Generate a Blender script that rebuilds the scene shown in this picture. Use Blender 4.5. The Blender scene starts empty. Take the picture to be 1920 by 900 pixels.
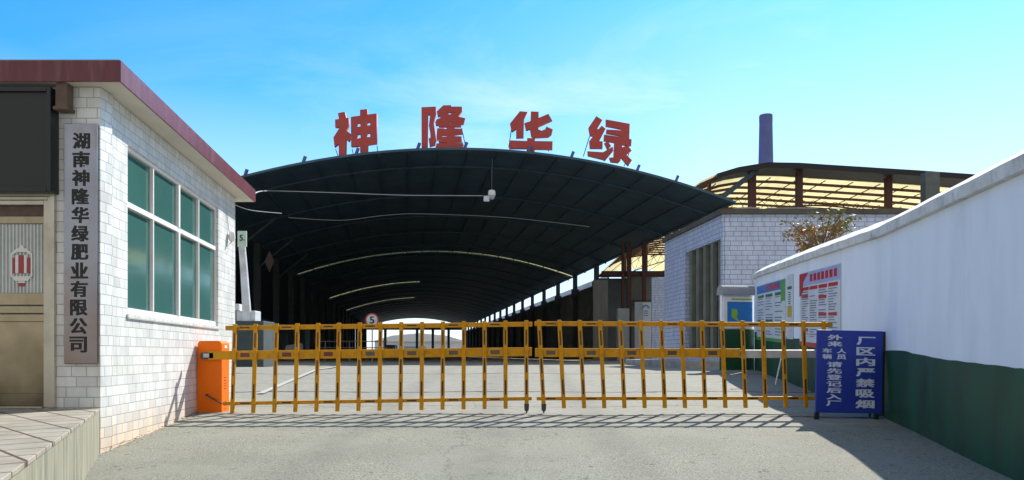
import bpy, math, random
from mathutils import Vector, Matrix
R = math.radians
random.seed(11)
SC = bpy.context.scene
COL = SC.collection

# ------------------------------------------------------------------ camera, sky, sun, exposure
EYE = 0.81
cam_d = bpy.data.cameras.new('camera')
cam_d.sensor_fit = 'HORIZONTAL'; cam_d.sensor_width = 36.0; cam_d.lens = 26.25
cam_d.shift_y = 0.112
cam_d.clip_start = 0.05; cam_d.clip_end = 3000
cam = bpy.data.objects.new('camera', cam_d); COL.objects.link(cam)
cam.location = (0, 0, EYE); cam.rotation_euler = (R(90), 0, 0)
SC.camera = cam

SUN_EL, SUN_AZ = 42.0, 32.0          # azimuth from +Y towards +X
w = bpy.data.worlds.new('World'); SC.world = w; w.use_nodes = True
nt = w.node_tree; nt.nodes.clear()
N = nt.nodes.new; L = nt.links.new
out = N('ShaderNodeOutputWorld'); bg = N('ShaderNodeBackground'); bg.inputs['Strength'].default_value = 0.115
sky = N('ShaderNodeTexSky'); sky.sky_type = 'NISHITA'; sky.sun_disc = False
sky.sun_elevation = R(SUN_EL); sky.sun_rotation = R(SUN_AZ)
sky.air_density = 1.0; sky.dust_density = 0.4; sky.ozone_density = 1.5
tint = N('ShaderNodeMix'); tint.data_type = 'RGBA'; tint.blend_type = 'MULTIPLY'; tint.inputs[0].default_value = 1.0
tint.inputs['B'].default_value = (0.16, 0.84, 1.34, 1)
L(sky.outputs[0], tint.inputs['A'])
# thin high cloud, laid out on the sky dome (direction projected onto a flat layer)
tc = N('ShaderNodeTexCoord'); sep = N('ShaderNodeSeparateXYZ'); L(tc.outputs['Generated'], sep.inputs[0])
zz = N('ShaderNodeMath'); zz.operation = 'ADD'; zz.inputs[1].default_value = 0.12; L(sep.outputs['Z'], zz.inputs[0])
dx = N('ShaderNodeMath'); dx.operation = 'DIVIDE'; L(sep.outputs['X'], dx.inputs[0]); L(zz.outputs[0], dx.inputs[1])
dy = N('ShaderNodeMath'); dy.operation = 'DIVIDE'; L(sep.outputs['Y'], dy.inputs[0]); L(zz.outputs[0], dy.inputs[1])
cmb = N('ShaderNodeCombineXYZ'); L(dx.outputs[0], cmb.inputs[0]); L(dy.outputs[0], cmb.inputs[1])
mp = N('ShaderNodeMapping'); mp.inputs['Scale'].default_value = (0.55, 0.85, 1); mp.inputs['Rotation'].default_value = (0, 0, R(-28))
mp.inputs['Location'].default_value = (2.2, 0.4, 0)
L(cmb.outputs[0], mp.inputs[0])
nz = N('ShaderNodeTexNoise'); nz.inputs['Scale'].default_value = 1.5; nz.inputs['Detail'].default_value = 9; nz.inputs['Roughness'].default_value = 0.62
nz.inputs['Distortion'].default_value = 0.9
L(mp.outputs[0], nz.inputs['Vector'])
rp = N('ShaderNodeValToRGB'); rp.color_ramp.elements[0].position = 0.27; rp.color_ramp.elements[1].position = 0.66
rp.color_ramp.elements[0].color = (0, 0, 0, 1); rp.color_ramp.elements[1].color = (1, 1, 1, 1)
L(nz.outputs['Fac'], rp.inputs[0])
cl = N('ShaderNodeMix'); cl.data_type = 'RGBA'; cl.blend_type = 'MIX'
lo = N('ShaderNodeMapRange'); lo.inputs[1].default_value = 0.10; lo.inputs[2].default_value = 0.42; lo.inputs[3].default_value = 1.0; lo.inputs[4].default_value = 0.22
L(sep.outputs['Z'], lo.inputs[0])                       # the cloud sheet thickens towards the horizon
ea = N('ShaderNodeMapRange'); ea.inputs[1].default_value = -0.55; ea.inputs[2].default_value = 0.02; ea.inputs[3].default_value = 0.10; ea.inputs[4].default_value = 1.0
L(sep.outputs['X'], ea.inputs[0])
lm_ = N('ShaderNodeMath'); lm_.operation = 'MULTIPLY'; L(lo.outputs[0], lm_.inputs[0]); L(ea.outputs[0], lm_.inputs[1])
cf = N('ShaderNodeMath'); cf.operation = 'MULTIPLY'; L(rp.outputs[0], cf.inputs[0]); L(lm_.outputs[0], cf.inputs[1])
hb = N('ShaderNodeMapRange'); hb.inputs[1].default_value = 0.02; hb.inputs[2].default_value = 0.34; hb.inputs[3].default_value = 0.95; hb.inputs[4].default_value = 0.0
L(sep.outputs['Z'], hb.inputs[0])
gl = N('ShaderNodeMapRange'); gl.inputs[1].default_value = -0.30; gl.inputs[2].default_value = 0.25; gl.inputs[3].default_value = 0.0; gl.inputs[4].default_value = 0.82
L(sep.outputs['X'], gl.inputs[0])                       # milky veil on the side of the sun
gz = N('ShaderNodeMapRange'); gz.inputs[1].default_value = 0.12; gz.inputs[2].default_value = 0.44; gz.inputs[3].default_value = 1.0; gz.inputs[4].default_value = 0.12
L(sep.outputs['Z'], gz.inputs[0]); gm = N('ShaderNodeMath'); gm.operation = 'MULTIPLY'; L(gl.outputs[0], gm.inputs[0]); L(gz.outputs[0], gm.inputs[1])
h0 = N('ShaderNodeMath'); h0.operation = 'MAXIMUM'; L(gm.outputs[0], h0.inputs[0]); L(hb.outputs[0], h0.inputs[1])
hm = N('ShaderNodeMath'); hm.operation = 'MAXIMUM'; L(cf.outputs[0], hm.inputs[0]); L(h0.outputs[0], hm.inputs[1])
L(hm.outputs[0], cl.inputs[0]); L(tint.outputs['Result'], cl.inputs['A']); cl.inputs['B'].default_value = (6.3, 7.0, 7.3, 1)
# unseen sky behind the camera: pale haze added as neutral fill light
bk_ = N('ShaderNodeMapRange'); bk_.inputs[1].default_value = 0.15; bk_.inputs[2].default_value = -0.25; bk_.inputs[3].default_value = 0.0; bk_.inputs[4].default_value = 0.92
L(sep.outputs['Y'], bk_.inputs[0])
hz = N('ShaderNodeMix'); hz.data_type = 'RGBA'; L(bk_.outputs[0], hz.inputs[0]); L(cl.outputs['Result'], hz.inputs['A']); hz.inputs['B'].default_value = (3.6, 3.5, 3.35, 1)
L(hz.outputs['Result'], bg.inputs[0]); L(bg.outputs[0], out.inputs[0])

sd = bpy.data.lights.new('sun', 'SUN'); sd.energy = 5.0; sd.angle = R(0.5); sd.color = (1.0, 0.95, 0.85)
sun = bpy.data.objects.new('sun', sd); COL.objects.link(sun); sun.location = (30, 50, 60)
sv = Vector((math.sin(R(SUN_AZ)) * math.cos(R(SUN_EL)), math.cos(R(SUN_AZ)) * math.cos(R(SUN_EL)), math.sin(R(SUN_EL))))
sun.rotation_euler = sv.to_track_quat('Z', 'Y').to_euler()

vs = SC.view_settings
vs.view_transform = 'Standard'; vs.look = 'None'; vs.exposure = 0.64; vs.gamma = 1.0; vs.use_curve_mapping = False
SC.cycles.max_bounces = 8; SC.cycles.diffuse_bounces = 5

# ------------------------------------------------------------------ materials
def rgba(c): return (c[0], c[1], c[2], 1.0)

def mat(name, col, rough=0.6, metal=0.0, var=0.12, vscale=3.0, bump=0.0, bscale=40.0, col2=None, v2=0.0, v2scale=0.8, spec=0.5, stretch=None):
    """Principled surface with noise-driven tone variation, optional second (stain) colour and bump; object/UV metres."""
    m = bpy.data.materials.new(name); m.use_nodes = True
    t = m.node_tree; n = t.nodes; l = t.links
    b = n['Principled BSDF']
    b.inputs['Roughness'].default_value = rough; b.inputs['Metallic'].default_value = metal
    b.inputs['Specular IOR Level'].default_value = spec
    g = n.new('ShaderNodeNewGeometry')
    mpn = n.new('ShaderNodeMapping'); l.new(g.outputs['Position'], mpn.inputs[0])
    if stretch: mpn.inputs['Scale'].default_value = stretch
    nz = n.new('ShaderNodeTexNoise'); nz.inputs['Scale'].default_value = vscale; nz.inputs['Detail'].default_value = 6; nz.inputs['Roughness'].default_value = 0.62
    l.new(mpn.outputs[0], nz.inputs['Vector'])
    mr = n.new('ShaderNodeMapRange'); mr.inputs[1].default_value = 0.3; mr.inputs[2].default_value = 0.7
    mr.inputs[3].default_value = 1 - var; mr.inputs[4].default_value = 1 + var
    l.new(nz.outputs['Fac'], mr.inputs[0])
    mx = n.new('ShaderNodeMix'); mx.data_type = 'RGBA'; mx.blend_type = 'MULTIPLY'; mx.inputs[0].default_value = 1
    mx.inputs['A'].default_value = rgba(col); l.new(mr.outputs[0], mx.inputs['B'])
    last = mx.outputs['Result']
    if col2 is not None:
        nb = n.new('ShaderNodeTexNoise'); nb.inputs['Scale'].default_value = v2scale; nb.inputs['Detail'].default_value = 8; nb.inputs['Roughness'].default_value = 0.7
        l.new(mpn.outputs[0], nb.inputs['Vector'])
        r2 = n.new('ShaderNodeMapRange'); r2.inputs[1].default_value = 0.5; r2.inputs[2].default_value = 0.72; r2.inputs[3].default_value = 0; r2.inputs[4].default_value = v2
        l.new(nb.outputs['Fac'], r2.inputs[0])
        m2 = n.new('ShaderNodeMix'); m2.data_type = 'RGBA'; l.new(r2.outputs[0], m2.inputs[0]); l.new(last, m2.inputs['A']); m2.inputs['B'].default_value = rgba(col2)
        last = m2.outputs['Result']
    l.new(last, b.inputs['Base Color'])
    rr = n.new('ShaderNodeMapRange'); rr.inputs[3].default_value = max(0.02, rough - 0.08); rr.inputs[4].default_value = min(1, rough + 0.08)
    l.new(nz.outputs['Fac'], rr.inputs[0]); l.new(rr.outputs[0], b.inputs['Roughness'])
    if bump:
        n3 = n.new('ShaderNodeTexNoise'); n3.inputs['Scale'].default_value = bscale; n3.inputs['Detail'].default_value = 5
        l.new(mpn.outputs[0], n3.inputs['Vector'])
        bp = n.new('ShaderNodeBump'); bp.inputs['Strength'].default_value = bump; bp.inputs['Distance'].default_value = 0.01
        l.new(n3.outputs['Fac'], bp.inputs['Height']); l.new(bp.outputs[0], b.inputs['Normal'])
    return m

def tile_mat(name, c1, c2, mortar, bw, bh, ms, rough=0.35, stain=None, offset=0.5):
    """glazed wall tiles in running bond, UV in metres; stain = (colour, height fn base z)"""
    m = bpy.data.materials.new(name); m.use_nodes = True
    t = m.node_tree; n = t.nodes; l = t.links; b = n['Principled BSDF']
    uv = n.new('ShaderNodeTexCoord')
    br = n.new('ShaderNodeTexBrick'); l.new(uv.outputs['UV'], br.inputs['Vector'])
    br.offset = offset; br.offset_frequency = 2; br.squash = 0.72; br.squash_frequency = 3
    br.inputs['Scale'].default_value = 1.0; br.inputs['Brick Width'].default_value = bw; br.inputs['Row Height'].default_value = bh
    br.inputs['Mortar Size'].default_value = ms; br.inputs['Mortar Smooth'].default_value = 0.15; br.inputs['Bias'].default_value = -0.2
    br.inputs['Color1'].default_value = rgba(c1); br.inputs['Color2'].default_value = rgba(c2); br.inputs['Mortar'].default_value = rgba(mortar)
    g = n.new('ShaderNodeNewGeometry')
    mpn = n.new('ShaderNodeMapping'); mpn.inputs['Scale'].default_value = (2.5, 2.5, 0.7); l.new(g.outputs['Position'], mpn.inputs[0])
    nz = n.new('ShaderNodeTexNoise'); nz.inputs['Scale'].default_value = 2.2; nz.inputs['Detail'].default_value = 7; nz.inputs['Roughness'].default_value = 0.65
    l.new(mpn.outputs[0], nz.inputs['Vector'])
    mr = n.new('ShaderNodeMapRange'); mr.inputs[1].default_value = 0.3; mr.inputs[2].default_value = 0.72; mr.inputs[3].default_value = 0.76; mr.inputs[4].default_value = 1.07
    l.new(nz.outputs['Fac'], mr.inputs[0])
    mx = n.new('ShaderNodeMix'); mx.data_type = 'RGBA'; mx.blend_type = 'MULTIPLY'; mx.inputs[0].default_value = 1
    l.new(br.outputs['Color'], mx.inputs['A']); l.new(mr.outputs[0], mx.inputs['B'])
    last = mx.outputs['Result']
    if stain:
        sc_, z0, z1 = stain
        sp = n.new('ShaderNodeSeparateXYZ'); l.new(g.outputs['Position'], sp.inputs[0])
        ad = n.new('ShaderNodeMath'); ad.operation = 'MULTIPLY_ADD'; ad.inputs[1].default_value = -0.7; l.new(nz.outputs['Fac'], ad.inputs[0]); l.new(sp.outputs['Z'], ad.inputs[2])
        r2 = n.new('ShaderNodeMapRange'); r2.inputs[1].default_value = z0; r2.inputs[2].default_value = z1; r2.inputs[3].default_value = 0.75; r2.inputs[4].default_value = 0.0
        l.new(ad.outputs[0], r2.inputs[0])
        m2 = n.new('ShaderNodeMix'); m2.data_type = 'RGBA'; m2.blend_type = 'MULTIPLY'; l.new(r2.outputs[0], m2.inputs[0]); l.new(last, m2.inputs['A']); m2.inputs['B'].default_value = rgba(sc_)
        last = m2.outputs['Result']
    l.new(last, b.inputs['Base Color'])
    b.inputs['Roughness'].default_value = rough
    bp = n.new('ShaderNodeBump'); bp.inputs['Strength'].default_value = 0.5; bp.inputs['Distance'].default_value = 0.006; bp.invert = True
    l.new(br.outputs['Fac'], bp.inputs['Height']); l.new(bp.outputs[0], b.inputs['Normal'])
    return m

def glass_mat(name, col, rough=0.08, coat=0.6):
    m = mat(name, col, rough, 0.0, 0.07, 0.9)
    b = m.node_tree.nodes['Principled BSDF']; b.inputs['Coat Weight'].default_value = coat; b.inputs['Coat Roughness'].default_value = 0.04
    return m

def painted_reflection(m, col, z0, z1, amt=.9):
    """reflection painted into the colour of a plate from its lower end upwards"""
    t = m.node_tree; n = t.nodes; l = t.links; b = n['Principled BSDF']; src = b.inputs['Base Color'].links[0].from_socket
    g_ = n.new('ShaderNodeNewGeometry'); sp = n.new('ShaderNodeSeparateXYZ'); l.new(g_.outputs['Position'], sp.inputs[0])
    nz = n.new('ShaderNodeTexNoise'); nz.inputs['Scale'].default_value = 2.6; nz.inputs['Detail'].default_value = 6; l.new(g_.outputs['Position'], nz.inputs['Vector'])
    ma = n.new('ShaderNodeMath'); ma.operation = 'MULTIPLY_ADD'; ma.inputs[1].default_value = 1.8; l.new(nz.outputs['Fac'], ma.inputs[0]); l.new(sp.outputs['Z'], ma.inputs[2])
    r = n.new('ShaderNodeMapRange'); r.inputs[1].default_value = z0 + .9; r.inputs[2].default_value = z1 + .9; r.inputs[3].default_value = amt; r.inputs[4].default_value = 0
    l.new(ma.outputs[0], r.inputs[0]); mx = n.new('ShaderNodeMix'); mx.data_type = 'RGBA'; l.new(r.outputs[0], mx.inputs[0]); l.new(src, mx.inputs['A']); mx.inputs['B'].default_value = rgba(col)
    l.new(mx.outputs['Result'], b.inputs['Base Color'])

def sheet_mat(name, col, fac=0.75):
    """fibreglass roof sheet: lets daylight through"""
    m = mat(name, col, 0.6, 0, 0.10, 0.35, col2=(col[0] * .75, col[1] * .7, col[2] * .6), v2=0.5, v2scale=0.25, stretch=(1, 0.3, 1))
    t = m.node_tree; b = t.nodes['Principled BSDF']; o = t.nodes['Material Output']
    tr = t.nodes.new('ShaderNodeBsdfTranslucent'); ms = t.nodes.new('ShaderNodeMixShader'); ms.inputs[0].default_value = fac
    src = b.inputs['Base Color'].links[0].from_socket
    t.links.new(src, tr.inputs[0]); t.links.new(b.outputs[0], ms.inputs[1]); t.links.new(tr.outputs[0], ms.inputs[2]); t.links.new(ms.outputs[0], o.inputs[0])
    return m

M = {}
M['white_tile'] = tile_mat('white_tile', (.80, .82, .81), (.64, .66, .66), (.40, .39, .37), .20, .0997, .0040, 0.32, ((1.0, .72, .5), -0.42, -0.02))
M['grey_tile'] = tile_mat('grey_tile', (.60, .69, .92), (.54, .62, .86), (.22, .26, .40), .36, .154, .009, 0.35)
M['maroon'] = mat('maroon_glazed', (.13, .028, .038), .34, 0, .15, 6, .1, 30, (.26, .12, .13), .5, 3, stretch=(3, 3, .3))
M['soffit'] = mat('soffit_plaster', (.62, .58, .50), .85, 0, .08, 1.5, .1, 60)
M['roof_top'] = mat('roof_screed', (.4, .39, .37), .9, 0, .2, 2)
M['alu'] = mat('white_aluminium', (.78, .78, .78), .35, 0, .04, 8)
M['teal_glass'] = glass_mat('teal_glass', (.045, .135, .125), .12, .2)
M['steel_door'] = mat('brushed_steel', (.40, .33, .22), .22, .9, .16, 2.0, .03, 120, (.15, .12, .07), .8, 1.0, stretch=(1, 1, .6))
M['steel_frame'] = mat('champagne_steel', (.55, .51, .42), .3, .8, .08, 4, 0, 1, (.3, .26, .2), .5, 3)
M['plaque'] = mat('plaque_steel', (.33, .34, .38), .2, .95, .12, 2.0, .02, 80, (.30, .14, .06), 1.0, .9, stretch=(1, 1, .8))
painted_reflection(M['steel_door'], (.09, .08, .045), .2, 1.15, .8)  # dark reflection low on the door, painted into its colour
painted_reflection(M['plaque'], (.26, .14, .07), .3, 1.9, .75)  # brown reflection of the ground, painted into the plaque's lower part
M['black'] = mat('black_paint', (.012, .012, .014), .5, 0, .1, 5)
M['dark_board'] = mat('dark_board', (.014, .018, .016), .45, 0, .12, 3)
M['dark_frame'] = mat('dark_frame', (.012, .016, .018), .4, 0, .1, 4)
M['rust_brown'] = mat('rusty_pipe', (.13, .09, .07), .7, .2, .3, 8, .2, 50)
M['door_glass'] = mat('patterned_glass', (.36, .40, .42), .22, 0, .15, 5)
M['glass_stripe'] = mat('frosted_stripe', (.62, .64, .60), .4, 0, .1, 5)
M['lantern_white'] = mat('lantern_white', (.75, .76, .72), .4, 0, .05, 8)
M['lantern_red'] = mat('lantern_red', (.40, .04, .06), .4, 0, .1, 8)
M['orange'] = mat('orange_enamel', (.92, .17, .002), .5, 0, .05, 4, .02, 60, (.70, .13, .01), .25, 3, spec=.22)
M['yellow'] = mat('yellow_enamel', (.60, .275, .003), .5, 0, .08, 6, .02, 60, (.22, .10, .02), .6, 9, spec=.25)
M['boom_grey'] = mat('grey_boom', (.5, .5, .48), .5, .2, .15, 6)
M['dark_grey'] = mat('dark_grey_metal', (.07, .07, .075), .45, .4, .15, 8)
M['reflect_black'] = mat('reflector_black', (.02, .017, .015), .3, 0, .1, 8)
M['reflect_red'] = mat('reflector_red', (.12, .018, .01), .3, 0, .1, 8)
M['reflect_grey'] = mat('reflector_grey', (.10, .085, .07), .25, .3, .1, 8)
M['sticker_white'] = mat('sticker_white', (.8, .8, .78), .4, 0, .05, 8)
M['white_wall'] = mat('white_limewash', (.82, .88, .98), .9, 0, .07, 0.9, .15, 18, (.62, .67, .76), .55, .7, stretch=(1.6, 1.6, .35))
M['green_dado'] = mat('green_oil_paint', (.007, .070, .034), .5, 0, .4, 1.6, .2, 12, (.045, .07, .05), .5, 2.2, stretch=(1.4, 1.4, .5))
M['coping'] = mat('coping_concrete', (.66, .66, .65), .9, 0, .16, 3, .35, 30, (.26, .26, .27), .85, 4.5)
M['concrete'] = mat('landing_concrete', (.24, .235, .175), .9, 0, .3, 4, .3, 30, (.09, .09, .07), .85, 3, stretch=(2.5, 2.5, .35))
M['blue_board'] = mat('blue_sheet', (.018, .04, .33), .42, 0, .08, 5)
M['sign_white'] = mat('sign_lettering', (.62, .68, .82), .5, 0, .05, 8)
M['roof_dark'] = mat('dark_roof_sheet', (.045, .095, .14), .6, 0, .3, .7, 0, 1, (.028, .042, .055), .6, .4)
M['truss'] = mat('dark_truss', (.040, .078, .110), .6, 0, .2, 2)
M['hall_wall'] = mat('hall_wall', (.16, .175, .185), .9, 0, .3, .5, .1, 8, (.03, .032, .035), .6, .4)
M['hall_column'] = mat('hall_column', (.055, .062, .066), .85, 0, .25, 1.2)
M['panel_grey'] = mat('grey_corrugated', (.21, .21, .19), .7, .1, .2, 1.2, 0, 1, (.1, .09, .08), .5, .8, stretch=(4, 4, .4))
M['red_steel'] = mat('red_oxide_steel', (.085, .028, .022), .65, .1, .25, 3, .1, 30)
M['sheet'] = sheet_mat('yellow_fibreglass', (.86, .80, .58), .84)
M['blue_sheet'] = sheet_mat('milky_blue_sheet', (.55, .62, .74), .6)
M['sky_sheet'] = sheet_mat('pale_fibreglass', (.80, .76, .55), .85)
M['letter_red'] = mat('red_letter_sheet', (.46, .058, .05), .55, 0, .12, .9, 0, 1, (.33, .075, .07), .6, .7)
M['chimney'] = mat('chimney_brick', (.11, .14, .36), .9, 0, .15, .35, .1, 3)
M['pipe_white'] = mat('white_duct', (.62, .66, .72), .45, .1, .15, 2, 0, 1, (.35, .22, .10), .6, 1.6)
M['plinth'] = mat('plinth', (.05, .075, .08), .8, 0, .2, 2)
M['cable'] = mat('cable', (.35, .36, .37), .6, 0, .1, 2)
M['cabinet_grey'] = mat('pale_cabinet', (.42, .46, .50), .5, 0, .1, 3)
M['poster'] = mat('poster_paper', (.70, .73, .80), .35, 0, .06, 3)
M['poster_green'] = mat('poster_green', (.10, .38, .09), .35, 0, .1, 3)
M['poster_red'] = mat('poster_red', (.55, .03, .04), .35, 0, .1, 3)
M['poster_ink'] = mat('poster_ink', (.14, .17, .26), .4, 0, .1, 3)
M['poster_lilac'] = mat('poster_lilac', (.42, .46, .74), .4, 0, .1, 3)
M['poster_dkgreen'] = mat('poster_darkgreen', (.03, .14, .07), .4, 0, .1, 3)
M['poster_yellow'] = mat('poster_yellow', (.55, .42, .02), .4, 0, .1, 3)
M['map_blue'] = mat('map_blue', (.02, .20, .58), .35, 0, .08, 4)
M['map_green'] = mat('map_green', (.30, .50, .03), .35, 0, .1, 4)
M['bark'] = mat('bark', (.16, .11, .08), .9, 0, .3, 8, .4, 40)
M['leaf_green'] = mat('leaf_green', (.17, .19, .02), .55, 0, .3, 6)
M['leaf_yellow'] = mat('leaf_yellow', (.34, .20, .03), .55, 0, .3, 6)
M['leaf_red'] = mat('leaf_red', (.32, .10, .035), .55, 0, .3, 6)
M['road_paint'] = mat('worn_white_paint', (.36, .355, .315), .8, 0, .2, 6, .1, 60, (.27, .265, .23), 1.0, 5)
M['rail_grey'] = mat('rail_grey', (.2, .2, .2), .6, .3, .1, 3)
M['far_white'] = mat('far_white', (.7, .72, .75), .7, 0, .1, .3)
M['far_blue'] = mat('far_blue', (.18, .34, .45), .7, 0, .1, .3)
M['far_yellow'] = mat('far_yellow', (.55, .48, .14), .7, 0, .1, .3)
M['slab'] = mat('broken_slab', (.33, .33, .33), .9, 0, .25, 3, .2, 30)
M['lens'] = mat('lens_black', (.01, .01, .012), .1, 0, .02, 3)

# ------------------------------------------------------------------ ground
def g(y):
    """ground height: a ramp that climbs through the gate and levels off in the yard"""
    y = max(y, -12.0)
    if y < 18.5: return 0.045 * (y - 10.2)
    if y < 20.12:
        s = y - 18.5
        return 0.3735 + 0.045 * s - 0.045 / 1.62 * s * s / 2
    return 0.41

# ------------------------------------------------------------------ mesh helpers
class MB:
    def __init__(self): self.v = []; self.f = []; self.m = []
    def add(self, vs, fs, mi=0):
        o = len(self.v); self.v += [Vector(p) for p in vs]
        self.f += [tuple(o + i for i in f) for f in fs]; self.m += [mi] * len(fs); return self
    def quad(self, a, b, c, d, mi=0): return self.add([a, b, c, d], [(0, 1, 2, 3)], mi)
    def hexa(self, p, mi=0):   # p: 4 bottom ccw, 4 top ccw
        return self.add(p, [(3, 2, 1, 0), (4, 5, 6, 7), (0, 1, 5, 4), (1, 2, 6, 5), (2, 3, 7, 6), (3, 0, 4, 7)], mi)
    def box(self, x0, x1, y0, y1, z0, z1, mi=0):
        return self.hexa([(x0, y0, z0), (x1, y0, z0), (x1, y1, z0), (x0, y1, z0), (x0, y0, z1), (x1, y0, z1), (x1, y1, z1), (x0, y1, z1)], mi)
    def obox(self, o, u, v, n, mi=0):   # origin corner + three edge vectors
        o, u, v, n = Vector(o), Vector(u), Vector(v), Vector(n)
        if u.cross(v).dot(n) < 0: u, v = v, u
        return self.hexa([o, o + u, o + u + v, o + v, o + n, o + u + n, o + u + v + n, o + v + n], mi)
    def bar(self, a, b, w, h, up=(0, 0, 1), mi=0):   # rectangular bar along a-b, centred
        a, b = Vector(a), Vector(b); d = (b - a).normalized(); s = d.cross(Vector(up))
        if s.length < 1e-4: s = d.cross(Vector((1, 0, 0)))
        s.normalize(); t = s.cross(d).normalized()
        s = s * (w / 2); t = t * (h / 2)
        return self.hexa([a - s - t, a + s - t, a + s + t, a - s + t, b - s - t, b + s - t, b + s + t, b - s + t][0:4] + [b - s - t, b + s - t, b + s + t, b - s + t], mi)
    def tube(self, pts, r, n=10, cap=True, mi=0):
        pts = [Vector(p) for p in pts]; rs = r if isinstance(r, (list, tuple)) else [r] * len(pts)
        o = len(self.v); ref = None
        for i, p in enumerate(pts):
            d = (pts[min(i + 1, len(pts) - 1)] - pts[max(i - 1, 0)]).normalized()
            if ref is None: ref = d.orthogonal().normalized()
            s = (ref - d * ref.dot(d)).normalized(); ref = s; t = d.cross(s)
            for k in range(n):
                a = 2 * math.pi * k / n
                self.v.append(p + (s * math.cos(a) + t * math.sin(a)) * rs[i])
        for i in range(len(pts) - 1):
            for k in range(n):
                k2 = (k + 1) % n
                self.f.append((o + i * n + k, o + i * n + k2, o + (i + 1) * n + k2, o + (i + 1) * n + k)); self.m.append(mi)
        if cap:
            self.f.append(tuple(o + k for k in reversed(range(n)))); self.m.append(mi)
            e = o + (len(pts) - 1) * n
            self.f.append(tuple(e + k for k in range(n))); self.m.append(mi)
        return self
    def prism(self, poly, ext, mi=0):   # planar polygon extruded by vector
        k = len(poly); e = Vector(ext); a = [Vector(p) for p in poly]
        nrm = sum(((a[i] - a[0]).cross(a[(i + 1) % k] - a[0]) for i in range(1, k - 1)), Vector())
        if nrm.dot(e) < 0: a.reverse()
        return self.add(a + [p + e for p in a], [tuple(reversed(range(k))), tuple(range(k, 2 * k))] + [(i, (i + 1) % k, k + (i + 1) % k, k + i) for i in range(k)], mi)
    def sphere(self, c, r, nu=14, nv=8, sz=1.0, mi=0):
        c = Vector(c); o = len(self.v)
        for j in range(1, nv):
            th = math.pi * j / nv
            for i in range(nu):
                a = 2 * math.pi * i / nu
                self.v.append(c + Vector((r * math.sin(th) * math.cos(a), r * math.sin(th) * math.sin(a), r * sz * math.cos(th))))
        self.v += [c + Vector((0, 0, r * sz)), c - Vector((0, 0, r * sz))]
        T = o + nu * (nv - 1); B = T + 1
        for i in range(nu):
            i2 = (i + 1) % nu
            self.f.append((T, o + i, o + i2)); self.m.append(mi)
            for j in range(nv - 2):
                self.f.append((o + j * nu + i, o + (j + 1) * nu + i, o + (j + 1) * nu + i2, o + j * nu + i2)); self.m.append(mi)
            k = o + (nv - 2) * nu
            self.f.append((k + i, B, k + i2)); self.m.append(mi)
        return self
    def build(self, name, mats, parent=None, bevel=0, smooth=False, seg=2):
        if not isinstance(mats, (list, tuple)): mats = [mats]
        me = bpy.data.meshes.new(name)
        off = world_loc(parent) if parent else Vector()
        me.from_pydata([tuple(p - off) for p in self.v], [], self.f)
        for mm in mats: me.materials.append(mm)
        for p, i in zip(me.polygons, self.m): p.material_index = i; p.use_smooth = smooth
        uv = me.uv_layers.new(name='UVMap')
        for p in me.polygons:
            nn = p.normal
            if abs(nn.z) > 0.75: tu, tv = Vector((1, 0, 0)), Vector((0, 1, 0))
            else:
                tu = Vector((0, 0, 1)).cross(nn).normalized(); tv = Vector((0, 0, 1))
            for li in p.loop_indices:
                c = me.vertices[me.loops[li].vertex_index].co + off
                uv.data[li].uv = (c.dot(tu), c.dot(tv))
        ob = bpy.data.objects.new(name, me); COL.objects.link(ob)
        if parent: ob.parent = parent
        if bevel:
            bm_ = ob.modifiers.new('Bevel', 'BEVEL'); bm_.width = bevel; bm_.segments = seg; bm_.limit_method = 'ANGLE'; bm_.angle_limit = R(40)
        if smooth:
            try: me.set_sharp_from_angle(angle=R(40))
            except Exception: pass
        return ob

LOC = {}
def world_loc(o):
    p = Vector(o.location)
    while o.parent: o = o.parent; p += Vector(o.location)
    return p
def tag(o, label=None, cat=None, group=None, kind=None):
    if label: o['label'] = label
    if cat: o['category'] = cat
    if group: o['group'] = group
    if kind: o['kind'] = kind
    return o
def thing(name, loc, label, cat, group=None):
    o = bpy.data.objects.new(name, None); o.empty_display_size = 0.2; COL.objects.link(o); o.location = loc
    return tag(o, label, cat, group)

_glyph = {}
def glyph(ch, bold=0.0):
    """ink outline of a character as flat triangles in its own bounding box"""
    k = (ch, bold)
    if k not in _glyph:
        cu = bpy.data.curves.new('glyph', 'FONT'); cu.body = ch; cu.size = 1; cu.offset = bold; cu.resolution_u = 3; cu.fill_mode = 'FRONT'
        ob = bpy.data.objects.new('glyph', cu); COL.objects.link(ob)
        dg = bpy.context.evaluated_depsgraph_get()
        me = bpy.data.meshes.new_from_object(ob.evaluated_get(dg))
        vs_ = [(v.co.x, v.co.y) for v in me.vertices]; fs = [tuple(p.vertices) for p in me.polygons]
        bpy.data.objects.remove(ob); bpy.data.curves.remove(cu); bpy.data.meshes.remove(me)
        x0 = min(p[0] for p in vs_); x1 = max(p[0] for p in vs_); y0 = min(p[1] for p in vs_); y1 = max(p[1] for p in vs_)
        _glyph[k] = ([((x - x0) / (x1 - x0), (y - y0) / (y1 - y0)) for x, y in vs_], fs, (x1 - x0) / (y1 - y0))
    return _glyph[k]
def put_glyph(mb, ch, o, u, v, bold=0.0, mi=0):
    """fit the glyph's ink into the parallelogram o, o+u, o+v; heavy weight from nudged layers a fraction of a millimetre apart"""
    vs_, fs, _ = glyph(ch, .006 if bold else 0); o, u, v = Vector(o), Vector(u), Vector(v); n_ = u.cross(v).normalized()
    k = 0
    for du in ((-1, 0, 1) if bold else (0,)):
        for dv in ((-.6, .6) if bold else (0,)):
            sh = u * (bold * du) + v * (bold * dv) + n_ * (.0004 * k); k += 1
            mb.add([o + u * (bold + (1 - 2 * bold) * a) + v * (bold + (1 - 2 * bold) * b) + sh for a, b in vs_], fs, mi)

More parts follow.
